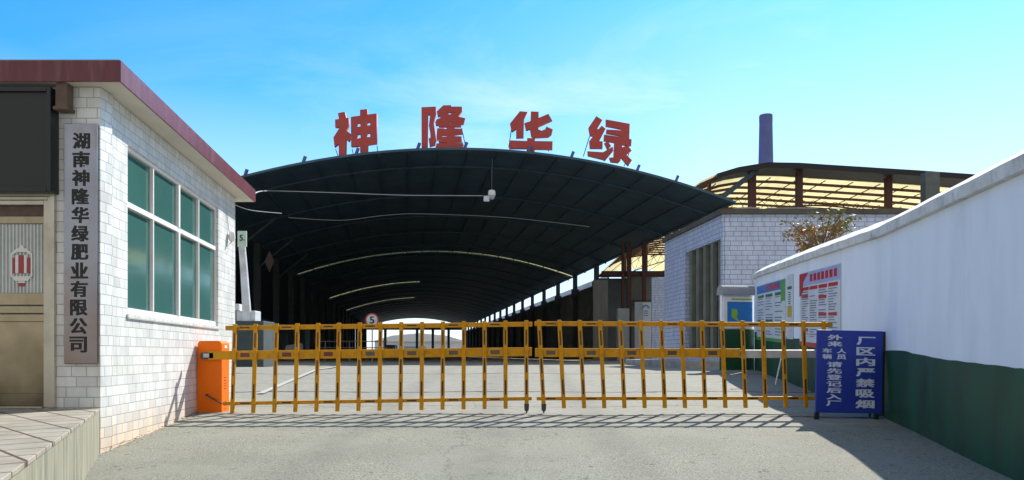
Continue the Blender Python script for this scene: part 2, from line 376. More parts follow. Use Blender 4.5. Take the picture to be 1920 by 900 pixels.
def P(px, py, Y):   # photograph pixel seen at depth Y -> point of the place
    return Vector(((px - 960) * Y / 1400, Y, EYE + (665 - py) * Y / 1400))

# ------------------------------------------------------------------ ground, paint, pavement
def ground():
    ys = [-60, -30, -12]
    y = -12
    while y < 30: y += 0.25 if y > 2 else 1.0; ys.append(y)
    ys += [40, 60, 90, 140, 220, 400, 800, 1500]
    xs = [-900, -300, -90, -40, -20] + [-12 + 0.5 * i for i in range(49)] + [20, 40, 90, 300, 900]
    mb = MB(); nx = len(xs)
    for y in ys:
        for x in xs:
            dz = 0.0
            if 1 < y < 26 and abs(x) < 9:
                # lumps and the slight hump that runs across the gateway
                dz = 0.012 * math.sin(1.7 * x + 0.6 * y) * math.sin(0.9 * y + 1.3) + 0.02 * math.exp(-((y - 10.15) / 0.35) ** 2)
            mb.v.append(Vector((x, y, g(y) + dz)))
    for j in range(len(ys) - 1):
        for i in range(nx - 1):
            mb.f.append((j * nx + i, j * nx + i + 1, (j + 1) * nx + i + 1, (j + 1) * nx + i)); mb.m.append(0)
    m = bpy.data.materials.new('yard_concrete'); m.use_nodes = True
    t = m.node_tree; n = t.nodes; l = t.links; b = n['Principled BSDF']; b.inputs['Roughness'].default_value = .9; b.inputs['Specular IOR Level'].default_value = .25
    geo = n.new('ShaderNodeNewGeometry'); sp = n.new('ShaderNodeSeparateXYZ'); l.new(geo.outputs['Position'], sp.inputs[0])
    def noise(scale, det, ro=.6, st=None):
        k = n.new('ShaderNodeTexNoise'); k.inputs['Scale'].default_value = scale; k.inputs['Detail'].default_value = det; k.inputs['Roughness'].default_value = ro
        if st:
            mm = n.new('ShaderNodeMapping'); mm.inputs['Scale'].default_value = st; l.new(geo.outputs['Position'], mm.inputs[0]); l.new(mm.outputs[0], k.inputs['Vector'])
        else: l.new(geo.outputs['Position'], k.inputs['Vector'])
        return k.outputs['Fac']
    def rng(s, a, b_, c, d):
        k = n.new('ShaderNodeMapRange'); k.inputs[1].default_value = a; k.inputs[2].default_value = b_; k.inputs[3].default_value = c; k.inputs[4].default_value = d
        l.new(s, k.inputs[0]); return k.outputs[0]
    def mix(f, a, b_, mode='MIX'):
        k = n.new('ShaderNodeMix'); k.data_type = 'RGBA'; k.blend_type = mode
        for s, v in ((0, f), ('A', a), ('B', b_)):
            if hasattr(v, 'is_linked') or not isinstance(v, (tuple, float, int)): l.new(v, k.inputs[s])
            else: k.inputs[s].default_value = v if not isinstance(v, tuple) else rgba(v)
        return k.outputs['Result']
    # rough grey-green aggregate outside, smoother pale concrete slabs inside
    fine = noise(55, 4, .75); mid = noise(6, 6, .6); big = noise(.55, 5, .6)
    vor = n.new('ShaderNodeTexVoronoi'); vor.inputs['Scale'].default_value = 60; l.new(geo.outputs['Position'], vor.inputs['Vector'])
    agg = mix(rng(fine, .34, .66, 0., 1.), (.07, .075, .06), (.36, .352, .29))
    agg = mix(rng(vor.outputs['Distance'], .05, .45, .55, 0.), agg, (.42, .415, .36))
    agg = mix(rng(big, .35, .68, 0., .55), agg, (.15, .152, .125))
    slab = mix(rng(mid, .3, .7, 0., 1.), (.205, .20, .17), (.285, .278, .24))
    slab = mix(rng(noise(1.1, 6, .6, (.35, 2.2, 1)), .45, .75, 0., .6), slab, (.19, .186, .155))
    ed = n.new('ShaderNodeMath'); ed.operation = 'MULTIPLY_ADD'; ed.inputs[1].default_value = .9; l.new(noise(1.6, 5), ed.inputs[0]); l.new(sp.outputs['Y'], ed.inputs[2])
    side = rng(ed.outputs[0], 9.45, 9.6, 0., 1.)
    col = mix(side, agg, slab)
    # smoother worn patches on the apron, faint tyre tracks
    sm = rng(noise(.8, 4, .55, (1, 1.3, 1)), .52, .60, 0., .6)
    col = mix(sm, col, mix(rng(noise(24, 3, .6), .3, .7, 0., 1.), (.20, .20, .165), (.265, .262, .22)))
    for xt in (-1.55, -.05, 1.35):
        ta = n.new('ShaderNodeMath'); ta.operation = 'MULTIPLY_ADD'; ta.inputs[1].default_value = .5; l.new(noise(.7, 3), ta.inputs[0]); l.new(sp.outputs['X'], ta.inputs[2])
        tb_ = n.new('ShaderNodeMath'); tb_.operation = 'SUBTRACT'; l.new(ta.outputs[0], tb_.inputs[0]); tb_.inputs[1].default_value = xt
        tc_ = n.new('ShaderNodeMath'); tc_.operation = 'ABSOLUTE'; l.new(tb_.outputs[0], tc_.inputs[0])
        tm = n.new('ShaderNodeMath'); tm.operation = 'MULTIPLY'; l.new(rng(tc_.outputs[0], .08, .30, .38, 0.), tm.inputs[0]); l.new(rng(noise(3, 5, .7), .35, .65, .2, 1.), tm.inputs[1])
        col = mix(tm.outputs[0], col, (.11, .11, .095))
    # open joints / cracks
    wv = n.new('ShaderNodeMath'); wv.operation = 'MULTIPLY_ADD'; wv.inputs[1].default_value = .35; l.new(noise(2.5, 4), wv.inputs[0]); l.new(sp.outputs['Y'], wv.inputs[2])
    def joint(y0, wd):
        a = n.new('ShaderNodeMath'); a.operation = 'SUBTRACT'; l.new(wv.outputs[0], a.inputs[0]); a.inputs[1].default_value = y0
        c = n.new('ShaderNodeMath'); c.operation = 'ABSOLUTE'; l.new(a.outputs[0], c.inputs[0])
        return rng(c.outputs[0], wd * .5, wd, 1., 0.)
    for y0, wd in ((13.55, .085), (18.2, .07), (11.3, .02), (9.98, .045)):
        col = mix(joint(y0, wd), col, (.05, .05, .045))
    # a long crack across the apron
    vx = n.new('ShaderNodeMath'); vx.operation = 'MULTIPLY_ADD'; vx.inputs[1].default_value = .9; l.new(noise(1.3, 5, .65), vx.inputs[0]); l.new(sp.outputs['X'], vx.inputs[2])
    a = n.new('ShaderNodeMath'); a.operation = 'SUBTRACT'; l.new(vx.outputs[0], a.inputs[0]); a.inputs[1].default_value = -.15
    c = n.new('ShaderNodeMath'); c.operation = 'ABSOLUTE'; l.new(a.outputs[0], c.inputs[0])
    col = mix(rng(c.outputs[0], .004, .014, .6, 0.), col, (.08, .08, .07))
    # damp stains and scattered dark specks
    col = mix(rng(noise(9, 3, .5), .66, .72, 0., .8), col, (.07, .07, .06))
    l.new(col, b.inputs['Base Color'])
    bp = n.new('ShaderNodeBump'); bp.inputs['Distance'].default_value = .012
    l.new(rng(side, 0., 1., .75, .25), bp.inputs['Strength']); l.new(fine, bp.inputs['Height']); l.new(bp.outputs[0], b.inputs['Normal'])
    o = mb.build('ground', m, smooth=True); tag(o, kind='structure')
ground()

def ribbon(name, a, b, wd, m, dz=.035):
    a, b = Vector(a), Vector(b); s = Vector((-(b - a).y, (b - a).x)).normalized() * wd / 2; mb = MB(); k = 24
    for i in range(k + 1):
        p = a.lerp(b, i / k)
        for sg in (-1, 1): mb.v.append(Vector((p.x + s.x * sg, p.y + s.y * sg, g(p.y) + dz)))
    for i in range(k): mb.f.append((2 * i, 2 * i + 1, 2 * i + 3, 2 * i + 2)); mb.m.append(0)
    return mb.build(name, m)
tag(ribbon('road_marking', (-4.35, 12.9), (-5.6, 24.2), .12, M['road_paint'], .022), kind='structure')

# ------------------------------------------------------------------ guardhouse
NC = Vector((-3.97, 7.2, 0)); FC = Vector((-4.56, 12.3, 0))   # near and far foot of the window wall
WD = (FC - NC).normalized(); WN = Vector((WD.y, -WD.x, 0))       # along the wall, out of the wall (towards the gateway)
def W(s, z, o=0.0): p = NC + WD * s + WN * o; return Vector((p.x, p.y, z))
def sy(Y): return (Y - NC.y) / WD.y
TOPZ = 3.39
gh = thing('guardhouse', (-6, 7.2, -.2), 'white tiled guardhouse with maroon roof edge and large teal window beside the gate', 'guardhouse')
# window wall with opening
s0, s1, z0, z1 = sy(7.86), sy(11.30), 1.24, 3.03
SL = (FC - NC).length
mb = MB(); TH = -.22
def wallpiece(a, b, za, zb):
    if a == 0:   # mitre at the corner with the front wall
        p = [W(a, za), W(b, za), W(b, za, TH), W(a + .221, za, TH), W(a, zb), W(b, zb), W(b, zb, TH), W(a + .221, zb, TH)]
    else: p = [W(a, za), W(b, za), W(b, za, TH), W(a, za, TH), W(a, zb), W(b, zb), W(b, zb, TH), W(a, zb, TH)]
    mb.hexa(p)
wallpiece(0, s0, -.5, TOPZ); wallpiece(s1, SL, -.5, TOPZ); wallpiece(s0, s1, -.5, z0); wallpiece(s0, s1, z1, TOPZ)
# front wall with door opening, and back wall
DX0, DX1, DZ0, DZ1 = -5.62, -4.41, .3, 2.36
FY = 7.2
for (xa, xb, za, zb) in ((-9, DX0, -.5, TOPZ), (DX1, NC.x, -.5, TOPZ), (DX0, DX1, DZ1, TOPZ), (DX0, DX1, -.5, DZ0)):
    mb.hexa([(xa, FY, za), (xb, FY, za), (xb, FY + .22, za), (xa, FY + .22, za), (xa, FY, zb), (xb, FY, zb), (xb, FY + .22, zb), (xa, FY + .22, zb)])
mb.box(-9, FC.x - .24, 12.08, 12.3, -.5, TOPZ)
mb.build('wall', M['white_tile'], gh)
mb = MB(); mb.box(-8.9, -4.9, 9.6, 9.7, -.4, TOPZ - .1); mb.build('inner_wall', M['soffit'], gh)
# roof: soffit slab and tiled fascia
OH, OF = .24, .13
def RF(s, o, z): return W(s, z, o)
c_front_x = (NC + WN * OH - WD * ((NC + WN * OH).y - (FY - OF)) / WD.y)
e0 = Vector((c_front_x.x, FY - OF, 0)); e1 = NC + WN * OH + WD * (SL + .3)
mb = MB(); poly = [(-9.2, FY - OF, TOPZ), (e0.x, e0.y, TOPZ), (e1.x, e1.y, TOPZ), (-9.2, e1.y, TOPZ)]
mb.prism([Vector(p) + Vector((0, 0, .003)) for p in poly], (0, 0, .15)); rf = mb.build('roof', M['soffit'], gh)
mb = MB()
fb, ft = TOPZ + .0, TOPZ + .20
ex = Vector((WN.x, WN.y, 0)) * .02
mb.hexa([(-9.2, e0.y - .02, fb), (e0.x + .02, e0.y - .02, fb), (e0.x, e0.y, fb), (-9.2, e0.y, fb), (-9.2, e0.y - .02, ft), (e0.x + .02, e0.y - .02, ft), (e0.x, e0.y, ft), (-9.2, e0.y, ft)])
q0 = Vector((e0.x + .02, e0.y - .02, 0)); q1 = e1 + ex
Z = lambda p, z: Vector((p.x, p.y, z))
mb.hexa([Z(q0, fb), Z(q1, fb), Z(e1, fb), Z(e0, fb), Z(q0, ft), Z(q1, ft), Z(e1, ft), Z(e0, ft)])
fas = mb.build('fascia', M['maroon'], rf)
mb = MB(); mb.prism([(-9.2, e0.y, TOPZ + .156), (e0.x, e0.y, TOPZ + .156), (e1.x, e1.y, TOPZ + .156), (-9.2, e1.y, TOPZ + .156)], (0, 0, .06)); mb.build('roof_screed', M['roof_top'], rf)
# window: frame, mullions, transom, sashes with panes
mb = MB(); d0, d1 = -.10, -.03
def wbar(a, b, za, zb, oa=d0, ob=d1): mb.hexa([W(a, za, ob), W(b, za, ob), W(b, za, oa), W(a, za, oa), W(a, zb, ob), W(b, zb, ob), W(b, zb, oa), W(a, zb, oa)])
fw = .038; TR0, TR1 = 2.38, 2.44
wbar(s0 + .001, s0 + fw, z0 + .001, z1 - .001); wbar(s1 - fw, s1 - .001, z0 + .001, z1 - .001)
wbar(s0 + fw, s1 - fw, z0 + .001, z0 + .07); wbar(s0 + fw, s1 - fw, z1 - .045, z1 - .001)
wbar(s0 + fw, s1 - fw, TR0, TR1)
ms = [sy(8.70), sy(9.58), sy(10.44)]
for k, s in enumerate(ms):
    h = .030 if k == 1 else .015; o2 = .012 if k == 1 else 0
    wbar(s - h, s + h, z0 + .07, TR0, d0, d1 + o2); wbar(s - h, s + h, TR1, z1 - .045, d0, d1 + o2)
win = mb.build('window', M['alu'], gh, bevel=.004)
edges = [s0 + fw] + ms + [s1 - fw]
for k in range(4):
    a = edges[k] + (0 if k == 0 else (.030 if k == 2 else .015)); b = edges[k + 1] - (0 if k == 3 else (.030 if k == 1 else .015))
    for za, zb in ((z0 + .07, TR0), (TR1, z1 - .045)):
        p = MB(); q = -.07 + (.012 if k % 2 else 0)
        p.hexa([W(a, za, q), W(b, za, q), W(b, za, q - .008), W(a, za, q - .008), W(a, zb, q), W(b, zb, q), W(b, zb, q - .008), W(a, zb, q - .008)])
        p.build('pane', M['teal_glass'], win)
mb = MB(); mb.hexa([W(s0 - .03, z0 - .05, .02), W(s1 + .03, z0 - .05, .02), W(s1 + .03, z0 - .05, .001), W(s0 - .03, z0 - .05, .001), W(s0 - .03, z0 - .002, .02), W(s1 + .03, z0 - .002, .02), W(s1 + .03, z0 - .002, .001), W(s0 - .03, z0 - .002, .001)])
mb.build('sill', M['white_tile'], gh)
# door frame and door
mb = MB(); fy = FY - .035
for i, (wd_, pr) in enumerate(((.045, .0), (.035, .018), (.045, .03))):
    off = sum((.045, .035, .045)[:i])
    mb.box(DX1 - off - wd_ + .02, DX1 - off + .02 - .002, fy + pr, FY + .1, DZ0, DZ1 - off + .02)
    mb.box(DX0 + off - .02 + .002, DX0 + off + wd_ - .02, fy + pr, FY + .1, DZ0, DZ1 - off + .02)
    mb.box(DX0 + off + wd_ - .02, DX1 - off - wd_ + .02, fy + pr, FY + .1, DZ1 - off - wd_ + .02, DZ1 - off + .02 - .002)
dfr = mb.build('door_frame', M['steel_frame'], gh, bevel=.004)
ix0, ix1, it = DX0 + .105, DX1 - .105, DZ1 - .105
dy = FY + .03
mb = MB()
mb.box(ix0, ix1, dy, dy + .04, DZ0 + .015, .30 + .13); mb.box(ix0, ix1, dy + .012, dy + .04, .43, 1.13)       # kick plate, lower panel
for za, zb in ((1.13, 1.20), (1.212, 1.28), (1.292, 1.405)): mb.box(ix0, ix1, dy, dy + .04, za, zb)
mb.box(ix0, ix1, dy, dy + .04, 2.08, 2.15)
mb.box(ix0, ix0 + .09, dy, dy + .04, 1.405, 2.08); mb.box(ix1 - .025, ix1, dy, dy + .04, 1.405, 2.08)
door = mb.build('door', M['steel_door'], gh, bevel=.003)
mb = MB(); mb.box(ix0, ix1, dy + .01, dy + .04, 2.152, it); mb.build('transom_panel', M['rust_brown'], gh)
gx0, gx1 = ix0 + .09, ix1 - .025
mb = MB(); mb.box(gx0, gx1, dy + .02, dy + .03, 1.405, 2.08); gp = mb.build('glass_panel', M['door_glass'], door)
mb = MB()
x = gx1 - .02
while x > gx0:
    mb.box(x - .014, x, dy + .014, dy + .0195, 1.41, 2.075); x -= .034
mb.build('glass_stripe', M['glass_stripe'], door)
# lantern motif on the door glass
mb = MB(); lx, lz, yy = -4.755, 1.69, dy + .006
def lp(poly, mi, t=.006, o=0): mb.prism([(lx + a, yy - o, lz + b) for a, b in poly], (0, t, 0), mi)
lp([(-.105, .10), (-.045, .15), (.045, .15), (.105, .10), (.105, .075), (.045, .115), (-.045, .115), (-.105, .075)], 0)
lp([(-.03, .15), (.03, .15), (.0, .19)], 0)
lp([(-.10, -.12), (.10, -.12), (.06, -.165), (-.06, -.165)], 0)
lp([(-.105, .075), (-.09, .085), (-.09, -.12), (-.105, -.12)], 0); lp([(.09, .085), (.105, .075), (.105, -.12), (.09, -.12)], 0)
for a, b, h in ((-.085, -.065, .06), (-.025, .02, .085), (.055, .085, .06)): lp([(a, -.09), (b, -.09), (b, h), (a, h)], 1)
for a, b in ((-.06, -.03), (.025, .05)): lp([(a, -.09), (b, -.09), (b, .085), (a, .085)], 0)
lp([(-.03, -.215), (.03, -.215), (.03, -.185), (-.03, -.185)], 1); lp([(-.036, -.184), (.036, -.184), (.03, -.168), (-.03, -.168)], 0)
mb.build('lantern_motif', [M['lantern_white'], M['lantern_red']], door)
mb = MB(); mb.box(ix0, ix1, FY - .03, FY + .1, DZ0 - .004, DZ0 + .012); mb.build('threshold', M['steel_frame'], gh)

# dark board above the door
bd = thing('signboard', (-6, 7.1, 2.36), 'dark blank signboard in a black frame above the guardhouse door', 'signboard')
mb = MB(); mb.box(-7.2, -4.405, 7.085, 7.19, 2.40, 3.30); mb.build('panel', M['dark_board'], bd)
mb = MB()
mb.box(-7.25, -4.405, 7.06, 7.196, 2.352, 2.398); mb.box(-7.25, -4.405, 7.06, 7.196, 3.302, 3.345); mb.box(-4.403, -4.365, 7.06, 7.196, 2.352, 3.345)
mb.build('frame', M['dark_frame'], bd, bevel=.004)
# stub of a drain pipe under the eave
mb = MB(); mb.box(-4.33, -4.22, 7.075, 7.185, 3.15, 3.388); mb.box(-4.345, -4.205, 7.06, 7.195, 3.13, 3.165)
tag(mb.build('drain_stub', M['rust_brown'], None, bevel=.008), 'short rusty brown drain stub under the guardhouse eave', 'drain')
# name plaque
pl = thing('name_plaque', (-4.13, 7.18, .72), 'tall steel plaque with black company name on the guardhouse corner', 'plaque')
px0, px1, pz0, pz1, pyf = -4.302, -3.982, .722, 3.03, 7.165
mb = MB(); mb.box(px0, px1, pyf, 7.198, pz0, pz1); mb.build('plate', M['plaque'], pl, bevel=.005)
mb = MB()
chars = '湖南神隆华绿肥业有限公司'
for i, ch in enumerate(chars):
    cy = 264 + i * (646 - 264) / 11; h_ = .158; w_ = .165
    zc = EYE + (665 - cy) * 7.165 / 1400; xc = (152.5 - i * .55 - 960) * 7.165 / 1400
    put_glyph(mb, ch, (xc - w_ / 2, pyf - .003, zc - h_ / 2), (w_, 0, 0), (0, 0, h_), .028)
mb.build('lettering', M['black'], pl)
# bullet camera with a dangling lead at the far end of the window wall
sc_ = thing('security_camera', W(sy(11.85), 2.66), 'small white security camera with a loose lead on the guardhouse side wall', 'camera')
c0 = W(sy(11.85), 2.66, .06)
mb = MB(); mb.tube([c0 + Vector((0, .0, .09)), c0, c0 - Vector((0, 0, .05))], [.045, .055, .035], 12); mb.build('housing', M['alu'], sc_, smooth=True)
mb = MB(); mb.bar(W(sy(11.85), 2.70, .0), W(sy(11.85), 2.70, .05), .03, .03); mb.build('bracket', M['alu'], sc_)
mb = MB(); mb.tube([W(sy(11.85), 2.75, .02), W(sy(11.80), 2.9, .012), W(sy(11.72), 3.05, .012)], .006, 6)
mb.tube([c0 - Vector((0, 0, .05)), c0 + Vector((-.01, -.12, -.13)), c0 + Vector((-.03, -.2, -.2))], .009, 6); mb.build('lead', M['cabinet_grey'], sc_)

# raised tiled landing in front of the door
LZ = .292; ld = Vector((.45, -1, 0))
a = Vector((-3.975, 7.196, 0)); b = a + ld * 4.9
top_m = mat('landing_tiles', (.31, .285, .235), .75, 0, .22, 3, .08, 40, (.19, .165, .13), .8, 2.2)
# diagonal joints
t = top_m.node_tree; n = t.nodes; l = t.links; bs = n['Principled BSDF']
src = bs.inputs['Base Color'].links[0].from_socket
geo = n.new('ShaderNodeNewGeometry'); mp_ = n.new('ShaderNodeMapping'); mp_.inputs['Rotation'].default_value = (0, 0, R(45)); l.new(geo.outputs['Position'], mp_.inputs[0])
bk = n.new('ShaderNodeTexBrick'); bk.offset = 0; bk.inputs['Scale'].default_value = 1; bk.inputs['Brick Width'].default_value = .30; bk.inputs['Row Height'].default_value = .30
bk.inputs['Mortar Size'].default_value = .011; bk.inputs['Color1'].default_value = (1, 1, 1, 1); bk.inputs['Color2'].default_value = (.86, .84, .82, 1); bk.inputs['Mortar'].default_value = (.20, .13, .10, 1)
l.new(mp_.outputs[0], bk.inputs['Vector'])
mx_ = n.new('ShaderNodeMix'); mx_.data_type = 'RGBA'; mx_.blend_type = 'MULTIPLY'; mx_.inputs[0].default_value = 1
l.new(src, mx_.inputs['A']); l.new(bk.outputs['Color'], mx_.inputs['B']); l.new(mx_.outputs['Result'], bs.inputs['Base Color'])
mb = MB(); mb.prism([(-9, a.y, -.75), (a.x, a.y, -.75), (b.x, b.y, -.75), (-9, b.y, -.75)], (0, 0, LZ - .03 + .75)); pv = mb.build('pavement', M['concrete']); tag(pv, kind='structure')
mb = MB(); mb.prism([(-9, a.y, LZ - .028), (a.x + .004, a.y, LZ - .028), (b.x + .012, b.y, LZ - .028), (-9, b.y, LZ - .028)], (0, 0, .028)); mb.build('paving', top_m, pv, bevel=.004)

# ------------------------------------------------------------------ orange barrier cabinet
GY = 10.2
cb = thing('barrier_cabinet', (-4.13, GY + .12, 0), 'orange barrier cabinet with rounded top beside the guardhouse wall', 'barrier cabinet')
cx0, cx1, cz0, cz1, cr = -4.298, -3.965, .012, 1.0, .055
def rounded(x0, x1, z0, z1, r, y, k=6):
    p = [Vector((x0, y, z0)), Vector((x1, y, z0))]
    for i in range(k + 1): an = R(90 * i / k); p.append(Vector((x1 - r + r * math.cos(an), y, z1 - r + r * math.sin(an))))
    for i in range(k + 1): an = R(90 + 90 * i / k); p.append(Vector((x0 + r + r * math.cos(an), y, z1 - r + r * math.sin(an))))
    return p
mb = MB(); mb.prism(rounded(cx0, cx1, cz0, cz1, cr, GY), (0, .27, 0)); mb.build('body', M['orange'], cb, bevel=.004)
mb = MB(); mb.box(cx0 + .02, cx1 - .02, GY + .02, GY + .25, -.02, .02); mb.build('base', M['dark_grey'], cb)
for zv in [.34 + k * .038 for k in range(5)] + [.06 + k * .05 for k in range(3)]:
    mb = MB(); mb.box(cx1, cx1 + .004, GY + .09, GY + .15, zv, zv + .007); mb.build('vent', M['reflect_black'], cb)
mb = MB(); mb.box(cx1, cx1 + .003, GY + .1, GY + .18, .90, .94); mb.build('label_sticker', M['sticker_white'], cb)
mb = MB(); mb.box(-4.235, -4.055, GY - .055, GY - .001, .755, .84); arm = mb.build('arm_clamp', M['dark_grey'], cb, bevel=.006)
mb = MB(); mb.box(-4.195, -4.115, GY - .058, GY - .054, .772, .825); mb.build('clamp_plate', M['boom_grey'], arm)
mb = MB(); mb.tube([(-4.16, GY - .012, .26), (-4.16, GY - .035, .26)], .016, 10); mb.tube([(-4.16, GY - .03, .26), (-3.94, GY - .06, .145)], .011, 8); mb.build('link_rod', M['dark_grey'], cb)

# ------------------------------------------------------------------ fence-style barrier gates
PW, PD = .055, .03
def picket_color(i): return [M['yellow'], M['reflect_black']]
def gate(name, label, xs, ztop, zmid, zbot, shear, foot_at, rails, group, red_until=0, base_lift=.045):
    """xs: picket x at the mid rail; z functions of x; shear: sideways lean of the pickets per metre of height"""
    gx = (xs[0] + xs[-1]) / 2
    root = thing(name, (gx, GY, 0), label, 'barrier gate', group)
    y0 = GY - .055
    for i, x in enumerate(xs):
        sh = shear(x); zt = ztop(x) + .05; zb = zbot(x) - .13
        if i == foot_at: zb = zbot(x) - .12
        X = lambda z: x + sh * (z - zmid(x))
        mb = MB(); hw = PW / 2
        mb.hexa([(X(zb) - hw, y0 - PD, zb), (X(zb) + hw, y0 - PD, zb), (X(zb) + hw, y0 - .002, zb), (X(zb) - hw, y0 - .002, zb),
                 (X(zt) - hw, y0 - PD, zt), (X(zt) + hw, y0 - PD, zt), (X(zt) + hw, y0 - .002, zt), (X(zt) - hw, y0 - .002, zt)])
        pk = mb.build('picket', M['yellow'], root, bevel=.005)
        zs = [zmid(x) + .20, zmid(x) - .18, zbot(x) + .16] if i % 2 == 0 else [zmid(x) + .20, zbot(x) + .16]
        for zc in zs:
            mb = MB()
            mb.hexa([(X(zc - .1) - .010, y0 - PD - .002, zc - .1), (X(zc - .1) + .010, y0 - PD - .002, zc - .1), (X(zc - .1) + .010, y0 - PD + .001, zc - .1), (X(zc - .1) - .010, y0 - PD + .001, zc - .1),
                     (X(zc + .1) - .010, y0 - PD - .002, zc + .1), (X(zc + .1) + .010, y0 - PD - .002, zc + .1), (X(zc + .1) + .010, y0 - PD + .001, zc + .1), (X(zc + .1) - .010, y0 - PD + .001, zc + .1)])
            mb.build('reflective_strip', M['reflect_red'] if i < red_until and zc > .5 else M['reflect_black'], pk)
        if i == foot_at:
            mb = MB(); xx = X(zb); mb.tube([(xx, y0 - .015, zb + .05), (xx, y0 - .015, zb - .04), (xx, y0 - .015, zb - .05)], [.036, .030, .012], 12)
            mb.tube([(xx, y0 - .015, zb - .05), (xx, y0 - .015, .02)], .012, 8)
            mb.build('foot', M['dark_grey'], root, smooth=True)
    for nm, zf, hh, dep, (xa, xb) in rails:
        mb = MB(); mb.hexa([(xa, y0, zf(xa) - hh), (xb, y0, zf(xb) - hh), (xb, y0 + dep, zf(xb) - hh), (xa, y0 + dep, zf(xa) - hh), (xa, y0, zf(xa) + hh), (xb, y0, zf(xb) + hh), (xb, y0 + dep, zf(xb) + hh), (xa, y0 + dep, zf(xa) + hh)])
        rl = mb.build(nm, M['yellow'], root, bevel=.006)
        mats_ = [M['reflect_grey'], M['reflect_red'], M['reflect_black']]
        for i in range(len(xs) - 1):
            if i % 2: continue
            xc = (xs[i] + xs[i + 1]) / 2
            if xc > xb - .05 or xc < xa: continue
            wq, hq = (.062, .028) if nm == 'boom' else (.065, .009)
            mi = (1 if (i < red_until) else 0) if nm == 'boom' else 2
            zc = zf(xc)
            mb = MB(); mb.box(xc - wq, xc + wq, y0 - .002, y0 + .002, zc - hq, zc + hq); mb.build('reflective_strip', mats_[mi], rl)
    return root
pX = lambda px: (px - 960) * GY / 1400
pZ = lambda py: EYE + (665 - py) * GY / 1400
lin = lambda xa, ya, xb, yb: (lambda x: pZ(ya) + (pZ(yb) - pZ(ya)) * (x - pX(xa)) / (pX(xb) - pX(xa)))
xl = [pX(442.5 + 38.87 * i) for i in range(15)]
lt, lm, lb = lin(440, 615, 990, 608), lin(440, 666, 990, 659.5), lin(440, 756, 990, 747)
gate('barrier_gate', 'yellow picket barrier gate hinged on the orange cabinet', xl, lt, lm, lb, lambda x: .03 - .035 * (x - xl[0]) / (xl[-1] - xl[0]), 14,
     [('top_rail', lt, .031, .04, (pX(425), pX(998))), ('boom', lm, .060, .045, (pX(393), pX(997))), ('bottom_rail', lb, .024, .03, (pX(420), pX(997)))], 'yellow barrier gates', 6)
xr = [pX(1013.5 + 37.75 * i) for i in range(15)]
rt, rm, rb = lin(1010, 607, 1540, 609), lin(1010, 661, 1385, 662), lin(1010, 747, 1520, 746)
G2 = gate('barrier_gate', 'yellow picket barrier gate reaching the blue notice board, partly on a grey boom', xr, rt, rm, rb, lambda x: -.055 + .04 * (x - xr[0]) / (xr[-1] - xr[0]) * .6, 0,
     [('top_rail', rt, .031, .04, (pX(1002), pX(1558))), ('boom', rm, .060, .045, (pX(1003), pX(1386))), ('bottom_rail', rb, .024, .03, (pX(1006), pX(1526)))], 'yellow barrier gates')
mb = MB(); mb.hexa([(pX(1387), GY - .045, .765), (pX(1565), GY - .045, .765), (pX(1565), GY, .765), (pX(1387), GY, .765), (pX(1387), GY - .045, .875), (pX(1565), GY - .045, .875), (pX(1565), GY, .875), (pX(1387), GY, .875)])
mb.build('grey_boom', M['boom_grey'], G2, bevel=.01)

# ------------------------------------------------------------------ boundary wall with coping
WP = [(2.95, .8), (4.02, 5.96), (4.92, 9.9), (5.5, 14.0), (6.39, 19.65)]
def wx(Y):
    for (xa, ya), (xb, yb) in zip(WP, WP[1:]):
        if Y <= yb: return xa + (xb - xa) * (Y - ya) / (yb - ya)
    return WP[-1][0]
bw = thing('boundary_wall', (4.92, 9.9, 0), 'long white boundary wall with green painted base and pale coping', 'wall')
HW, HD = 2.36, .89
mb = MB(); md = MB(); mc = MB()
Ys = sorted([.8 + .23 * i for i in range(82)] + [5.96, 9.9, 14, 19.65])
Ys = [y for y in Ys if y <= 19.65]
DT = {y: random.uniform(-.010, .010) for y in Ys}
prof = [(-.07, HW), (-.075, HW + .115), (-.05, HW + .13), (.15, HW + .262), (.22, HW + .268), (.36, HW + .11), (.36, HW)]
HWY = lambda Y: HW + .03 + .03 * max(0, min(1.5, (9.9 - Y) / 3.94))
rings = []
random.seed(5)
for Y in Ys:
    X = wx(Y); zg = g(Y)
    rings.append((X, Y, zg))
for (xa, ya, za), (xb, yb, zb) in zip(rings, rings[1:]):
    mb.hexa([(xa, ya, za - .4), (xa + .28, ya, za - .4), (xb + .28, yb, zb - .4), (xb, yb, zb - .4), (xa, ya, za + HWY(ya)), (xa + .28, ya, za + HWY(ya)), (xb + .28, yb, zb + HWY(yb)), (xb, yb, zb + HWY(yb))])
    ta, tb = HD + .012 * math.sin(ya * 2.3) + DT[ya], HD + .012 * math.sin(yb * 2.3) + DT[yb]
    if ya > 13.9: ta += .1 * min(1, (ya - 13.9) / 3)
    if yb > 13.9: tb += .1 * min(1, (yb - 13.9) / 3)
    md.hexa([(xa - .006, ya, za - .4), (xa + .01, ya, za - .4), (xb + .01, yb, zb - .4), (xb - .006, yb, zb - .4), (xa - .006, ya, za + ta), (xa + .01, ya, za + ta), (xb + .01, yb, zb + tb), (xb - .006, yb, zb + tb)])
k = len(prof)
ring_v = []
fineY = [.8 + .35 * i for i in range(55)]; fineY[-1] = 19.9
for Y in fineY:
    Y = min(Y, 19.9); X = wx(min(Y, 19.65)) + (.05 if Y > 19.65 else 0)
    for j, (ox, oz) in enumerate(prof):
        jit = random.uniform(-.009, .009) if j in (1, 2, 3, 4) else 0
        mc.v.append(Vector((X + ox + jit, Y, g(Y) + oz + HWY(Y) - HW + jit + .002)))
for i in range(len(fineY) - 1):
    for j in range(k):
        j2 = (j + 1) % k
        mc.f.append((i * k + j, i * k + j2, (i + 1) * k + j2, (i + 1) * k + j)); mc.m.append(0)
